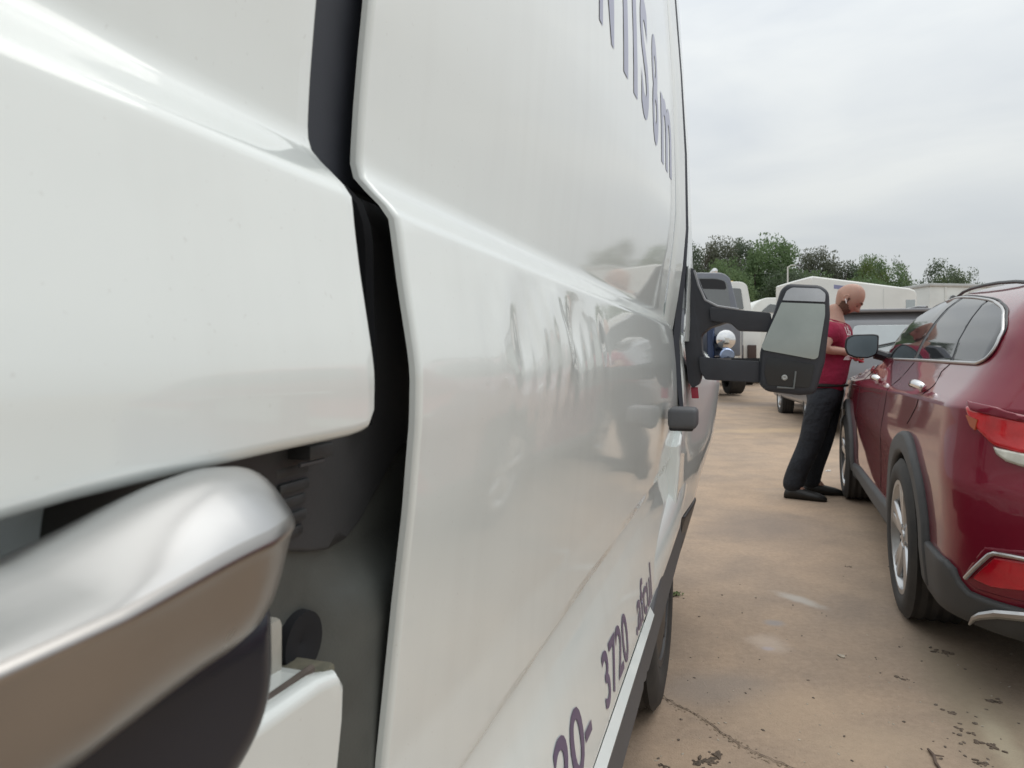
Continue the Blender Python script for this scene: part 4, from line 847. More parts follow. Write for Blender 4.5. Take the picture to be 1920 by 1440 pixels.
MB().tube([(.14, -.5, .9), (.14, -.5, 2.0)], .11, 12).build('exhaust_stack', mat('dark_blue_metal', (0.05, 0.07, 0.13), 0.25, 0.6), ht)
mb = MB(); mb.box((0, -1.6, .85), (.85, 5.0, .25)); mb.build('chassis', M_BLACK, ht)
for s in (-2.6, 1.2):
    for sd in (-1, 1): wheel(ht, Vector((sd * .62, s if s > 0 else -1.0, .50)), .50, .42 if s < 0 else .30, .30, side=sd, fancy=False)
# white truck behind it
wt_ = empty('white_truck', (7.35, 23.5, ground_z(23.5)), 0, 'white truck cab just right of the blue-grey truck cab', 'truck')
cab(wt_, 0, [(-1.1, 1.0), (.86, 1.0), (.86, 1.9), (.78, 2.6), (.62, 3.42), (.45, 3.52), (-.7, 3.55), (-.95, 2.6)], 0, 1.8, M_WHITE2)
pane(wt_, [(-.5, 2.60), (.50, 2.58), (.40, 3.28), (-.45, 3.34)], -.03, M_GLASS2, r=.05)
mb = MB(); mb.box((.22, -.06, 2.42), (.34, .08, .09)); mb.build('tail_lamp', M_REDL, wt_, bevel=.01)
mb = MB(); mb.box((.62, -.2, 1.45), (.60, .5, 1.1)); mb.build('side_fairing', M_WHITE2, wt_, bevel=.03)
mb = MB(); mb.box((.60, -.50, 1.05), (.26, .2, .62)); mb.build('tool_box', mat('brown_box', (0.06, 0.035, 0.03), 0.6), wt_, bevel=.02)
MB().tube([(.30, -.45, .7), (.30, -.45, 1.9)], .05, 8).build('exhaust_stack', M_CHROME, wt_)
MB().tube([(.25, .5, 3.5), (.25, .5, 3.60)], .06, 8).build('marker_lamp', M_YEL, wt_)
for sd in (-1, 1): wheel(wt_, Vector((sd * .8, .5, .48)), .48, .32, .3, side=sd, fancy=False)
# white van with a domed roof next to it
dv = empty('domed_van', (9.15, 24.5, ground_z(24.5)), 0, 'white van with a domed roof, left of the van mirror glass', 'van')
cab(dv, 0, [(-.85, .5), (.95, .5), (.95, 2.0), (.80, 2.75), (.40, 3.05), (-.25, 3.05), (-.62, 2.80), (-.85, 2.0)], 0, 3.6, M_WHITE2, bevel=.08)
pane(dv, [(-.35, 2.55), (.62, 2.48), (.55, 2.74), (-.05, 2.82)], -.03, M_GLASS2, 'rear_window', r=.05)
MB().lathe([(-.03, .001), (-.02, .09), (.02, .11)], (-.45, -.02, 2.42), 'y', 14).build('round_lamp', M_YEL, dv)
for sd in (-1, 1): wheel(dv, Vector((sd * .75, .9, .38)), .38, .26, .24, side=sd, fancy=False)

# ------------------------------------------------------------------ trees along the far edge of the lot
M_BARK = mat('bark', (0.075, 0.060, 0.048), 0.9, var=0.3, scale=3, bump=0.5, bscale=8, dist=0.02)
def leaf_mat(name, c1, c2):
    m = mat(name, c1, 0.7, var=0, scale=0.45, col2=c2, spec=0.25, detail=6, rvar=0); b = m.node_tree.nodes['Principled BSDF']
    nt = m.node_tree; tr = nt.nodes.new('ShaderNodeBsdfTranslucent'); mx_ = nt.nodes.new('ShaderNodeMixShader'); mx_.inputs[0].default_value = 0.35
    src = b.inputs['Base Color'].links[0].from_socket; nt.links.new(src, tr.inputs[0]); nt.links.new(b.outputs[0], mx_.inputs[1]); nt.links.new(tr.outputs[0], mx_.inputs[2])
    nt.links.new(mx_.outputs[0], nt.nodes['Material Output'].inputs[0]); return m
LEAF = {'green': leaf_mat('green_leaves', (0.115, 0.175, 0.080), (0.18, 0.26, 0.125)), 'dark': leaf_mat('dark_leaves', (0.095, 0.128, 0.084), (0.145, 0.185, 0.12)),  # leaf colours lightened to paint in the distance haze
        'brown': leaf_mat('olive_leaves', (0.112, 0.122, 0.088), (0.165, 0.178, 0.122)), 'lime': leaf_mat('lime_leaves', (0.11, 0.15, 0.045), (0.165, 0.22, 0.075))}
def crown_mesh(seed, kind):
    rng = np.random.default_rng(seed); V = []; F = []
    ncl = {'broad': 130, 'pine': 90, 'sparse': 36}[kind]; per = {'broad': 90, 'pine': 90, 'sparse': 60}[kind]
    lobes = [(rng.normal(0, .22), rng.normal(0, .22), rng.uniform(.15, .80), rng.uniform(.20, .32)) for _ in range(9)]
    for k in range(ncl):
        if kind == 'pine':
            z = rng.uniform(.12, 1.0) ** .8; rad = .42 * (1 - z) ** .55 + .10; a = rng.uniform(0, 6.28); c = np.array([rad * math.cos(a) * rng.uniform(.5, 1.05), rad * math.sin(a) * rng.uniform(.5, 1.05), z * .93]); sp = .07
        else:
            lx, ly, lz, lr = lobes[k % 9]; d = rng.normal(size=3); d /= np.linalg.norm(d); c = np.array([lx, ly, lz]) + d * lr * rng.uniform(.35, 1.0) * np.array([1, 1, .8]); sp = .06
            c[2] = min(max(c[2], .03), .93)
        for j in range(per):
            p = c + np.clip(rng.normal(size=3), -1.5, 1.5) * sp * np.array([1, 1, .75]); s = rng.uniform(.007, .016); n1 = rng.normal(size=3); n1 /= np.linalg.norm(n1); t = np.cross(n1, rng.normal(size=3)); t /= np.linalg.norm(t); u = np.cross(n1, t)
            b = len(V); V += [tuple(p + t * s * 1.3), tuple(p + u * s * .7), tuple(p - t * s * 1.3), tuple(p - u * s * .7)]; F.append((b, b + 1, b + 2, b + 3))
    me = bpy.data.meshes.new('crown'); me.from_pydata(V, [], F); me.update(); return me
CR = {('broad', k): crown_mesh(10 + k, 'broad') for k in range(3)}; CR.update({('pine', k): crown_mesh(30 + k, 'pine') for k in range(2)}); CR[('sparse', 0)] = crown_mesh(50, 'sparse')
def trunk_mesh(seed):
    rng = random.Random(seed); mb = MB(); mb.tube([(0, 0, 0), (.01, .0, .2), (-.01, .01, .5), (.0, 0, .85)], [.020, .016, .011, .003], 7)
    for k in range(7):
        z = .28 + .08 * k; a = rng.uniform(0, 6.28); r = .30 - .02 * k; mb.tube([(0, 0, z), (r * .5 * math.cos(a), r * .5 * math.sin(a), z + .07), (r * math.cos(a), r * math.sin(a), z + .16)], [.008, .005, .002], 5)
    me = bpy.data.meshes.new('trunk'); me.from_pydata(mb.v, [], mb.f); me.update(); smooth(me, 60); return me
TK = [trunk_mesh(k) for k in range(3)]
TREES = [(1288, 452, 60, 'pine', 'dark', 74), (1322, 446, 74, 'broad', 'brown', 78), (1352, 447, 70, 'pine', 'brown', 80), (1392, 450, 66, 'pine', 'dark', 82), (1370, 480, 90, 'broad', 'green', 70), (1415, 468, 84, 'broad', 'green', 72),
         (1452, 438, 112, 'broad', 'green', 74), (1494, 466, 84, 'broad', 'green', 78), (1526, 465, 64, 'pine', 'brown', 80), (1553, 474, 84, 'broad', 'brown', 79), (1586, 486, 80, 'broad', 'dark', 77), (1612, 488, 62, 'broad', 'lime', 74),
         (1636, 479, 60, 'pine', 'green', 78), (1664, 489, 80, 'broad', 'green', 73), (1688, 485, 46, 'sparse', 'dark', 76), (1470, 498, 90, 'broad', 'dark', 68), (1540, 502, 100, 'broad', 'green', 70), (1742, 490, 78, 'broad', 'dark', 84), (1778, 506, 84, 'broad', 'lime', 86), (1824, 507, 64, 'sparse', 'dark', 88), (1335, 492, 90, 'broad', 'green', 69), (1625, 512, 90, 'broad', 'green', 69)]
TL_ = ['dark pine at the left end of the tree line, against the van pillar', 'olive rounded tree above the blue-grey truck cab', 'olive pine behind the blue-grey truck, second of the tall tops from the left', 'dark pine just left of the tallest green tree', 'low green tree behind the white truck cab', 'green tree hugging the left flank of the tallest tree',
       'tallest bright green tree, rising above the van mirror', 'green tree on the right shoulder of the tallest tree', 'olive pine with a bare brownish top right of the tallest tree', 'olive rounded tree above the bald head', 'dark green tree behind the white enclosed trailer', 'small lime green tree between two darker crowns', 'narrow green pine with a pointed top over the white enclosed trailer', 'broad green tree at the right end of the long tree line', 'thin sparse tree with sky showing through its crown', 'low dark tree under the tallest green tree, above the van mirror', 'low green tree above the left end of the enclosed trailer',
       'dark tree left of the lime one, above the white trailer', 'lime green rounded tree above the white trailer', 'sparse tree standing last on the right, above the red roof', 'low green tree behind the roof of the blue-grey truck', 'low green tree above the right half of the enclosed trailer']
for k, (px, py, wpx, kind, colr, D) in enumerate(TREES):
    gz = ground_z(D); p = at_depth(px, py, D); H = p.z - gz; W = wpx / FPX * D
    t = empty('pine_tree' if kind == 'pine' else 'broadleaf_tree', (p.x, D, gz), random.uniform(0, 6.28), TL_[k], 'tree', 'trees along the far edge of the lot')
    key = (kind, k % {'broad': 3, 'pine': 2, 'sparse': 1}[kind]); me = CR[key] if CR[key].users == 0 else CR[key].copy()
    o = link_mesh('crown', me, LEAF[colr], t); zf = .14 if kind != 'pine' else .30; o.location = (0, 0, H * zf); o.scale = (W * 1.45, W * 1.45, H * 1.04 * (1 - zf))
    q = link_mesh('trunk', TK[k % 3], M_BARK, t); q.scale = (H * .55, H * .55, H)
# scrub that closes the gaps under the crowns
rng = np.random.default_rng(3); V = []; F = []
for k in range(26000):
    x = rng.uniform(12, 62); y = rng.uniform(84, 96); z = ground_z(90) + abs(rng.normal(0, 2.0)) * (1.0 + .5 * math.sin(x * .7)); p = np.array([x, y, z]); s = rng.uniform(.12, .30); n1 = rng.normal(size=3); n1 /= np.linalg.norm(n1); t = np.cross(n1, rng.normal(size=3)); t /= np.linalg.norm(t); u = np.cross(n1, t)
    b = len(V); V += [tuple(p + t * s), tuple(p + u * s * .6), tuple(p - t * s), tuple(p - u * s * .6)]; F.append((b, b + 1, b + 2, b + 3))
me = bpy.data.meshes.new('undergrowth'); me.from_pydata(V, [], F); me.update(); o = link_mesh('undergrowth', me, LEAF['dark']); tag(o, 'dark scrub growing under the far trees', 'undergrowth', kind='stuff')

pp = at_depth(1477, 500, 62); lp = empty('light_pole', (pp.x, 62, ground_z(62)), 0, 'thin pale pole standing in front of the tallest green tree', 'pole'); ph_ = pp.z - ground_z(62)
MB().tube([(0, 0, 0), (0, 0, ph_)], [.09, .06], 8).build('shaft', M_WHITE3, lp); MB().tube([(0, 0, ph_ - .1), (.25, 0, ph_ + .12), (.8, 0, ph_ + .15)], .045, 6).build('arm', M_WHITE3, lp)
mb = MB(); mb.box((.95, 0, ph_ + .14), (.5, .2, .10)); mb.build('lamp_head', M_GREYP, lp, bevel=.02)
# ------------------------------------------------------------------ what lies on the ground
M_CLOD = mat('mud_clod', (0.125, 0.095, 0.072), 0.95, var=0.35, scale=40, bump=0.5, bscale=120)
M_PEB = mat('pebble', (0.15, 0.12, 0.095), 0.9, var=0.4, scale=50)
M_PEBL = mat('pale_pebble', (0.42, 0.37, 0.30), 0.9, var=0.2, scale=50)
def stone(mb, c, r, rng, flat=.55):
    bm = bmesh.new(); bmesh.ops.create_icosphere(bm, subdivisions=1, radius=1); a = rng.uniform(0, 6.28); e = rng.uniform(.6, 1.4)
    b = len(mb.v); ix = {v: i for i, v in enumerate(bm.verts)}
    for v in bm.verts:
        q = v.co * rng.uniform(.7, 1.2); x, y = q.x * r * e, q.y * r / e; mb.v.append((c[0] + x * math.cos(a) - y * math.sin(a), c[1] + x * math.sin(a) + y * math.cos(a), c[2] + q.z * r * flat + r * flat * .3))
    for f in bm.faces: mb.f.append(tuple(b + ix[v] for v in f.verts))
    bm.free()
rng = random.Random(5)
CL = [(1765, 1222, 34, 10, .25, 'dark mud lump under the tail of the red SUV'), (1692, 1272, 20, 8, 0.3, 'small mud lump behind the rear tyre of the red SUV'), (1328, 1426, 62, 14, -.25, 'long ragged mud lump at the bottom edge of the photo'), (1246, 1438, 18, 9, 0, 'mud lump at the bottom edge beside the white van'), (1850, 1396, 34, 12, .45, 'mud lump beside the pale dust patch, right of the twig'), (1842, 1432, 28, 10, -.1, 'mud lump in the bottom right of the lane, below the pale dust'), (1700, 1268, 12, 6, 0, None), (1868, 1318, 26, 12, .1, 'flat mud lump in the shade right of the wheel track'), (1780, 1335, 18, 9, .5, 'mud lump at the top of the wheel track'), (1812, 1372, 22, 9, .7, 'mud lump halfway along the wheel track'), (1672, 1063, 14, 6, .1, 'crumb of mud beside the rear wheel rim'), (1590, 1062, 12, 5, 0.2, 'crumb of mud in the middle of the lane')]
for (px, py, w, hgt, a, lab) in CL:
    if not lab: continue
    p = on_ground(px, py); m_px = p.y / FPX; mb = MB(); n = max(7, int(w / 2.2))
    for k in range(n):
        f = (k + .5) / n - .5; x = f * w * m_px; y = (-f * w * math.tan(a) + rng.gauss(0, .38) * hgt) * m_px * 1.6; stone(mb, (x, y, 0), m_px * hgt * rng.uniform(.18, .55), rng, .4)
    o = mb.build('mud_clod', M_CLOD, None, ang=60); o.location = (p.x, p.y, 0.0); tag(o, lab, 'mud clod', 'mud lumps on the concrete')
mb = MB()
for k in range(90):
    px, py = rng.uniform(1180, 1915), 760 + 680 * rng.random() ** .6; p = on_ground(px, py)
    if p.z < 0.1: stone(mb, (p.x, p.y, ground_z(p.y)), rng.uniform(.002, .0065), rng, .5)
for k in range(16):                                                # crumbs along the wheel track and under the car
    px = rng.gauss(1800, 50); py = rng.uniform(1290, 1440); p = on_ground(px, py); stone(mb, (p.x, p.y, 0), rng.uniform(.003, .008), rng, .5)
o = mb.build('gravel', M_PEB, ang=60); tag(o, 'scattered dark grit on the concrete', 'gravel', kind='stuff')
mb = MB()
for k in range(90):
    px, py = rng.uniform(1190, 1915), 800 + 640 * rng.random() ** .6; p = on_ground(px, py); stone(mb, (p.x, p.y, ground_z(p.y)), rng.uniform(.002, .005), rng, .5)
o = mb.build('pale_gravel', M_PEBL, ang=60); tag(o, 'scattered pale grit on the concrete', 'gravel', kind='stuff')
# the joint that crosses the lane by the van's front wheel: a dark crack with a raised crumbly lip
ck = [on_ground(px, py) for px, py in ((1225, 1288), (1243, 1306), (1275, 1326), (1318, 1348), (1355, 1376), (1395, 1402), (1440, 1422), (1500, 1446), (1560, 1475))]
mb = MB(); lip = MB(); rr = random.Random(2)
pts = []
for i in range(len(ck) - 1):
    for k in range(8): pts.append(ck[i].lerp(ck[i + 1], k / 8) + Vector((rr.uniform(-.004, .004), rr.uniform(-.006, .006), 0)))
for i, p in enumerate(pts):
    w = rr.uniform(.001, .004); mb.v += [(p.x - .3 * w, p.y - w, .004), (p.x + .3 * w, p.y + w, .004)]
mb.f = [(2 * i, 2 * i + 2, 2 * i + 3, 2 * i + 1) for i in range(len(pts) - 1)]; o = mb.build('ground_crack', mat('crack_dirt', (0.16, 0.12, 0.09), 0.95, var=0.3, scale=30), ang=180); tag(o, kind='structure')
for p in pts:
    for k in range(2): stone(lip, (p.x + rr.gauss(0, .010), p.y - .012 + rr.gauss(0, .012), 0), rr.uniform(.002, .0055), rr, .4)
o = lip.build('crack_rubble', mat('rubble', (0.24, 0.185, 0.13), 0.95, var=0.3, scale=40), ang=60); tag(o, 'crumbled edge along the crack in the concrete', 'rubble', kind='stuff')
# weed, twig, scrap
p = on_ground(1268, 1118); wd = empty('weed', (p.x, p.y, 0), 0, 'small green weed sprouting from the concrete beside the van', 'weed'); mb = MB(); rr = random.Random(9)
for k in range(26):
    a = rr.uniform(0, 6.28); L = rr.uniform(.010, .030); b = len(mb.v); c, s = math.cos(a), math.sin(a); h = rr.uniform(.006, .022); x0, y0 = rr.gauss(0, .012), rr.gauss(0, .006)
    mb.v += [(x0, y0, .002), (x0 + c * L * .5 - s * .005, y0 + s * L * .5 + c * .005, h), (x0 + c * L, y0 + s * L, h * .7), (x0 + c * L * .5 + s * .005, y0 + s * L * .5 - c * .005, h)]; mb.f.append((b, b + 1, b + 2, b + 3))
mb.build('foliage', mat('weed_green', (0.09, 0.14, 0.03), 0.7, var=0.3, scale=80), wd, ang=180)
a, b_ = on_ground(1740, 1408), on_ground(1764, 1446); mb = MB(); mb.tube([a + Vector((0, 0, .006)), a.lerp(b_, .35) + Vector((.004, 0, .008)), a.lerp(b_, .7) + Vector((-.003, 0, .006)), b_ + Vector((0, 0, .005))], [.0035, .0045, .0045, .003], 6)
mb.tube([a.lerp(b_, .35) + Vector((.004, 0, .008)), a.lerp(b_, .35) + Vector((.028, -.01, .010))], [.003, .0015], 5)
tag(mb.build('twig', mat('twig_bark', (0.13, 0.095, 0.075), 0.9, var=0.2, scale=40)), 'thin brown twig lying on the concrete at the bottom of the photo', 'twig')
mb = MB(); p = on_ground(1553, 884); stone(mb, (0, 0, 0), .022, random.Random(4), .8); o = mb.build('litter', mat('white_litter', (0.75, 0.75, 0.72), 0.7)); o.location = (p.x, p.y, 0); tag(o, 'scrap of white litter beside the front tyre of the red SUV', 'litter')
mb = MB(); p = on_ground(1577, 1231); stone(mb, (0, 0, 0), .016, random.Random(6), .4); o = mb.build('stone', M_PEBL); o.location = (p.x, p.y, 0); tag(o, 'pale flat stone in the middle of the lane', 'stone')
# ------------------------------------------------------------------ the bald man beside the red SUV
MD = 5.92; MX0 = 2.50
M_SKIN = mat('skin', (0.42, 0.245, 0.185), 0.5, var=0.10, scale=9, bump=0.08, bscale=160); M_SKIN.node_tree.nodes['Principled BSDF'].inputs['Subsurface Weight'].default_value = 0.08
M_SHIRT = mat('crimson_shirt', (0.25, 0.009, 0.042), 0.85, var=0.18, scale=7, bump=0.6, bscale=14, dist=0.04)
M_PANTS = mat('dark_navy_trousers', (0.011, 0.013, 0.018), 0.85, var=0.3, scale=6, bump=0.7, bscale=11, dist=0.05)
M_SHOE = mat('black_shoe', (0.012, 0.011, 0.010), 0.5, var=0.2)
M_BEARD = mat('short_beard', (0.13, 0.075, 0.052), 0.9, var=0.3, scale=60, bump=0.6, bscale=250)
man = empty('person', (MX0, MD, 0), 0, 'bald bearded man in a red T-shirt and dark trousers, looking down at a phone', 'person')
def mp_(px, py, dy=0.0): p = at_depth(px, py, MD + dy); return Vector((p.x - MX0, dy, p.z))
def skinned(name, J, E, m, parent, sub=2, root=0, extra=None):
    """joints (position, radius or (rx, ry)) joined by edges, grown into one continuous surface"""
    me = bpy.data.meshes.new(name); me.from_pydata([tuple(j[0]) for j in J], E, []); me.update()
    o = bpy.data.objects.new(name, me); COL.objects.link(o); sm = o.modifiers.new('s', 'SKIN'); sm.use_smooth_shade = True
    for i, j in enumerate(J): me.skin_vertices[0].data[i].radius = j[1] if isinstance(j[1], tuple) else (j[1], j[1])
    me.skin_vertices[0].data[root].use_root = True
    ss = o.modifiers.new('u', 'SUBSURF'); ss.levels = sub; ss.render_levels = sub
    dg = bpy.context.evaluated_depsgraph_get(); dg.update(); out = bpy.data.meshes.new_from_object(o.evaluated_get(dg)); bpy.data.objects.remove(o); bpy.data.meshes.remove(me)
    if extra:
        bm = bmesh.new(); bm.from_mesh(out); 
        for x in extra: bm.from_mesh(x)
        bm.to_mesh(out); bm.free()
    smooth(out, 180); return link_mesh(name, out, m, parent)
HS = 1.06                                                          # he is a tall man
hc = mp_(1592, 560, -.02)
FA = R(-32)                                                        # the way he faces: right, and a little towards us
fwd = Vector((math.cos(FA), math.sin(FA), 0)); lat = Vector((-math.sin(FA), math.cos(FA), 0))
tilt = R(48); fz = Vector((fwd.x * math.cos(tilt), fwd.y * math.cos(tilt), -math.sin(tilt))); uz = Vector((fwd.x * math.sin(tilt), fwd.y * math.sin(tilt), math.cos(tilt)))
def head_pt(f, l, u): return hc + fz * f + lat * l + uz * u
HEAD = None; BEARD = []
def head_mesh():
    bm = bmesh.new(); lay = bm.verts.layers.int.new('beard'); bmesh.ops.create_uvsphere(bm, u_segments=64, v_segments=44, radius=1)
    for v in bm.verts:
        x, y, z = v.co                                             # x: face, y: left ear, z: crown
        edge_ = -.22 - .30 * max(0, x) ** 2 * (abs(y) < .8) + (.30 if x < .25 else 0.0); v[lay] = int(z < edge_ and x > -.22 and z > -.985 and not (x > .3 and abs(y) < .26 and z > -.58))
        f = x * (.103 if x > 0 else .108); l = y * .080; u = z * .128
        if z < -.1: k = min(1, (-z - .1) / .9); l *= 1 - .30 * k; f *= (1 - .10 * k) if x > 0 else (1 - .42 * k); f += .010 * k
        if z > 0: l *= 1 + .03 * z
        if x > 0:
            f += .004 * math.exp(-((z - .22) / .12) ** 2) * math.exp(-(y / .6) ** 2)                    # brow
            f -= .010 * math.exp(-((z - .04) / .09) ** 2) * (math.exp(-((abs(y) - .38) / .17) ** 2))     # eye sockets
            f += .030 * math.exp(-(y / .14) ** 2) * math.exp(-((z + .17) / .13) ** 2) * (1 if z < .1 else .5)   # nose
            f += .010 * math.exp(-(y / .12) ** 2) * math.exp(-((z - .02) / .12) ** 2)
            f += .006 * math.exp(-(y / .30) ** 2) * math.exp(-((z + .44) / .05) ** 2) - .006 * math.exp(-(y / .3) ** 2) * math.exp(-((z + .505) / .022) ** 2) + .006 * math.exp(-(y / .28) ** 2) * math.exp(-((z + .56) / .05) ** 2)   # lips
            f += .010 * math.exp(-(y / .35) ** 2) * math.exp(-((z + .82) / .14) ** 2)                    # chin
        p = head_pt(f * HS, l * HS, u * HS); v.co = p
    for sd in (-1, 1):                                             # ears
        e = bmesh.ops.create_uvsphere(bm, u_segments=14, v_segments=10, radius=1)['verts']
        for v in e:
            x, y, z = v.co; r_ = math.hypot(x, z); l = y * .010 + .006 * (r_ > .7); v.co = head_pt((-.012 + x * .019) * HS, sd * (.080 + l + .008) * HS, (-.010 + z * .033) * HS)
    me = bpy.data.meshes.new('head'); bm.to_mesh(me); bm.free(); return me
nb = mp_(1566, 604, .0); nt = hc - uz * .105 - fz * .045
pel = mp_(1546, 738); wst = mp_(1553, 694); che = mp_(1560, 642)
sR, eR, wR, hR = mp_(1557, 618, -.19), mp_(1546, 655, -.235), mp_(1582, 659, -.22), mp_(1592, 663, -.20)
sL, eL, wL, hL = mp_(1577, 614, .17), mp_(1596, 656, .16), mp_(1606, 668, -.02), mp_(1606, 672, -.09)
hipR, knR, anR, toR = mp_(1538, 752, -.095), mp_(1521, 828, -.12), mp_(1486, 902, -.13), mp_(1508, 918, -.19)
hipL, knL, anL, toL = mp_(1552, 752, .095), mp_(1543, 822, .06), mp_(1519, 893, .05), mp_(1545, 906, .02)
anR.z = max(anR.z, .10); anL.z = max(anL.z, .10); toR.z = .045; toL.z = .045
J = [(pel, (.09, .08)), (wst, (.11, .09)), (che, (.145, .12)), (nb, (.075, .075)), (nt, .062),
     (sR, .066), (eR, .046), (wR, .031), (hR, (.040, .026)), (sL, .066), (eL, .046), (wL, .031), (hL, (.040, .026)),
     (hipR, .065), (knR, .058), (anR, .043), (toR, .036), (hipL, .065), (knL, .058), (anL, .043), (toL, .036)]
E_ = [(0, 1), (1, 2), (2, 3), (3, 4), (2, 5), (5, 6), (6, 7), (7, 8), (2, 9), (9, 10), (10, 11), (11, 12), (0, 13), (13, 14), (14, 15), (15, 16), (0, 17), (17, 18), (18, 19), (19, 20)]
fing = []
def finger(base, d, lens, r, curl):
    p = [base]; dd = d.normalized()
    for L in lens: p.append(p[-1] + dd * L); dd = (dd + curl * .75).normalized()
    mb = MB(); mb.tube(p, [r, r * .95, r * .85, r * .6], 8); me = bpy.data.meshes.new('f'); me.from_pydata(mb.v, [], mb.f); return me
ph = mp_(1602, 673, -.14)                                          # the phone, held in front of the belly
for k, (o_, L) in enumerate(((-.030, .026), (-.010, .030), (.010, .028), (.030, .022))):
    fing.append(finger(hR + Vector((.025, o_ * .5, o_ * .6)), Vector((1, .25, -.15)), (L * 1.3, L, L * .8), .0095, Vector((-.2, .5, -.6))))
    fing.append(finger(hL + Vector((.012, -.02, o_)), Vector((.3, -1, 0)), (L * 1.2, L, L * .8), .0095, Vector((-.7, -.1, .2))))
fing.append(finger(hR + Vector((0, .03, .022)), Vector((.7, .5, .45)), (.030, .026, .018), .0105, Vector((.4, .1, -.4))))
fing.append(finger(hL + Vector((-.02, -.01, .03)), Vector((-.1, -.8, .6)), (.030, .026, .018), .0105, Vector((.4, -.3, -.2))))
HEAD = head_mesh()
body_o = skinned('body', J, E_, M_SKIN, man, extra=[HEAD] + fing)
# clothes
slR = sR.lerp(eR, .72); slL = sL.lerp(eL, .72)
shirt = skinned('shirt', [(pel + Vector((-.005, 0, -.035)), (.190, .165)), (wst, (.188, .155)), (che, (.192, .160)), (nb - Vector((.012, 0, .045)), (.115, .115)), (sR, .088), (slR, .078), (sL, .088), (slL, .078)], [(0, 1), (1, 2), (2, 3), (2, 4), (4, 5), (2, 6), (6, 7)], M_SHIRT, man)
MB().tube([nb + Vector((.010, 0, .004)) + (fwd * math.cos(w) * .078 + lat * math.sin(w) * .082) + Vector((0, 0, -.028 * math.cos(w))) for w in np.linspace(0, 2 * math.pi, 24, endpoint=False)], .011, 8, closed=True).build('collar', M_SHIRT, shirt)
def anv(p, z): return Vector((p.x, p.y, z))
skinned('trousers', [(pel + Vector((0, 0, .10)), (.168, .142)), (pel, (.172, .150)), (hipR, .128), (knR, .098), (anR.lerp(knR, .10), .088), (Vector((anR.x - .012, anR.y, .035)), .095), (hipL, .128), (knL, .098), (anL.lerp(knL, .10), .088), (Vector((anL.x - .012, anL.y, .035)), .095)], [(0, 1), (1, 2), (2, 3), (3, 4), (4, 5), (1, 6), (6, 7), (7, 8), (8, 9)], M_PANTS, man)
MB().tube([pel + Vector((.0, 0, .075)) + Vector((.178 * math.cos(w), .155 * math.sin(w), 0)) for w in np.linspace(0, 2 * math.pi, 28, endpoint=False)], .014, 6, closed=True).build('belt', M_SHOE, man)
for an, to in ((anR, toR), (anL, toL)):
    h = Vector((an.x - .03, an.y + .005, .05)); d = (to - h); d.z = 0; L = 0.285; d = d.normalized(); n_ = Vector((-d.y, d.x, 0))
    mb = MB(); rings = []
    for f, w, ht_ in ((-.12, .030, .05), (-.08, .040, .085), (.10, .050, .115), (.30, .052, .10), (.55, .056, .080), (.80, .054, .064), (.96, .040, .048), (1.03, .016, .032)):
        c = Vector((h.x, h.y, 0)) + d * (f * L); rings.append([c + n_ * w * math.cos(a) + Vector((0, 0, max(.002, ht_ * .5 + ht_ * .5 * math.sin(a)))) for a in np.linspace(0, 2 * math.pi, 14, endpoint=False)])
    mb.add([p for r_ in rings for p in r_], [(i * 14 + k, i * 14 + (k + 1) % 14, (i + 1) * 14 + (k + 1) % 14, (i + 1) * 14 + k) for i in range(7) for k in range(14)] + [tuple(range(14)), tuple(range(98, 112))])
    mb.build('shoe', M_SHOE, man, ang=60)
# beard: the skin of jaw, cheeks and chin again, lifted a few millimetres and rough
hm_ = HEAD; mb = MB(); keep = []; BEARD = [d.value for d in hm_.attributes['beard'].data]
for p in hm_.polygons:
    q = p.index
    if all(BEARD[v] for v in p.vertices): keep.append(tuple(p.vertices))
used = sorted({v for f in keep for v in f}); ix = {v: i for i, v in enumerate(used)}
mb.add([hm_.vertices[v].co + hm_.vertices[v].normal * .005 for v in used], [tuple(ix[v] for v in f) for f in keep])
mb.build('beard', M_BEARD, man, ang=180)
mb = MB()
for sd in (-1, 1):
    mb.tube([head_pt(.088 * HS, sd * (.014 + .036 * t) * HS, (.030 + .012 * math.sin(2.6 * t)) * HS) + fz * (.016 - .016 * t) for t in np.linspace(0, 1, 6)], [.003, .005, .0055, .005, .004, .002], 6)
mb.build('eyebrow', M_BEARD, man)
mb = MB()
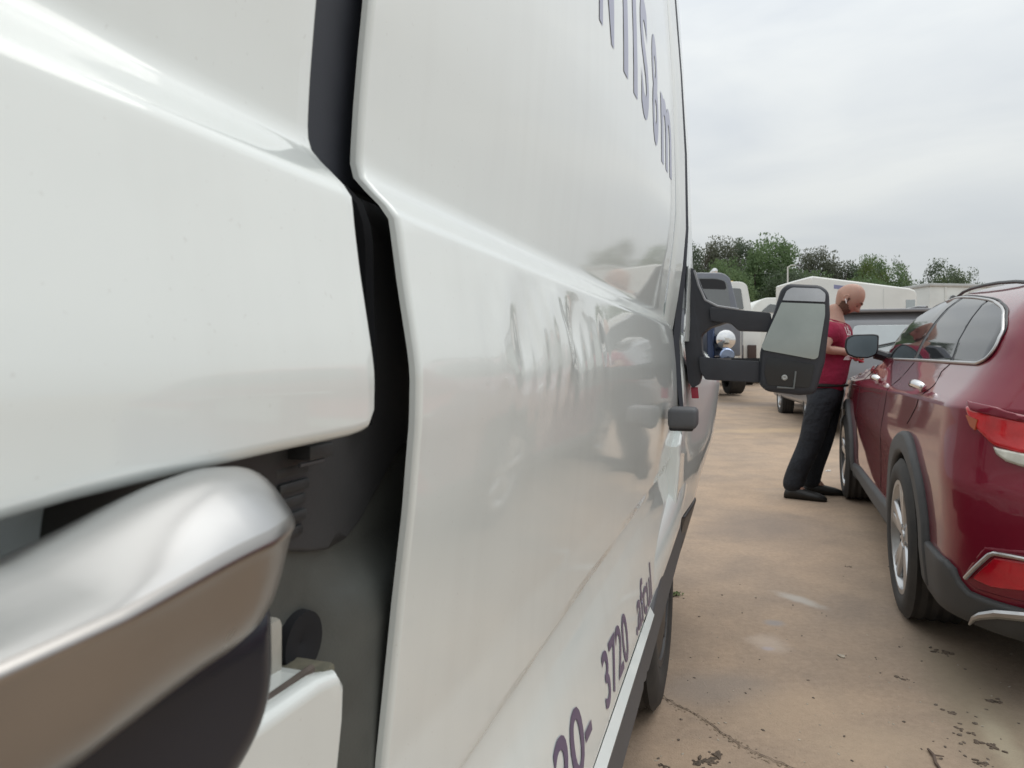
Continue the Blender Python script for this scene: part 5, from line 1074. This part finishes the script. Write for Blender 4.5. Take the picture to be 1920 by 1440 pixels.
for sd in (-1, 1): mb.tube([head_pt((.093 - .010 * abs(t - .4)) * HS, sd * (.018 + .026 * t) * HS, (.004 - .004 * math.sin(3 * t)) * HS) for t in np.linspace(0, 1, 5)], [.002, .0042, .0048, .004, .002], 6)
mb.build('eyelid', mat('lid_shadow', (0.16, 0.08, 0.06), 0.7), man)
# white print on the chest, laid on the cloth
sb_ = bvhtree.BVHTree.FromPolygons([v.co for v in shirt.data.vertices], [tuple(p.vertices) for p in shirt.data.polygons])
def on_shirt(a, h, d):
    u = (fwd * math.cos(R(-20)) + lat * math.sin(R(-20))); s_ = Vector((-u.y, u.x, 0)); o0 = Vector((che.x, che.y, 0)) + s_ * a + Vector((0, 0, h)) + u * .6
    hit = sb_.ray_cast(o0, -u); p = hit[0] if hit[0] is not None else o0 - u * .5; return p + u * (.004 - d)
M_PRINT = mat('white_print', (0.78, 0.74, 0.74), 0.7, var=0.15, scale=40)
zc_ = che.z
for (t_, a0, h0, sz) in (('USA', -.10, zc_ + .055, .105), ('USA', -.10, zc_ - .03, .105)):
    lettering('shirt_print', t_, sz, (a0, h0), on_shirt, M_PRINT, shirt, off=0.0, xsc=.95)
patch('shirt_print', [(-.11, zc_ - .15), (.06, zc_ - .15), (.08, zc_ - .05), (-.08, zc_ - .06)], on_shirt, M_PRINT, shirt, step=.03, thick=0)
# what he carries
mb = MB(); mb.box((0, 0, 0), (.15, .085, .012), rot=Matrix.Rotation(R(-25), 3, 'Z') @ Matrix.Rotation(R(20), 3, 'Y')); o = mb.build('phone', mat('red_phone_case', (0.42, 0.012, 0.04), 0.4), bevel=.004); o.location = Vector((MX0, MD, 0)) + ph; tag(o, 'red phone in the hands of the bald man', 'phone')
mb = MB(); c = head_pt(.004 * HS, -.094 * HS, -.020 * HS); mb.lathe([(-.006, .001), (-.003, .009), (.004, .010), (.008, .001)], (0, 0, 0), 'y', 12); mb.tube([(0, 0, -.004), (.004, 0, -.028)], .004, 6)
o = mb.build('earbud', mat('white_plastic', (0.85, 0.85, 0.84), 0.3)); o.location = Vector((MX0, MD, 0)) + c; tag(o, 'white wireless earbud in the ear of the bald man', 'earbud')
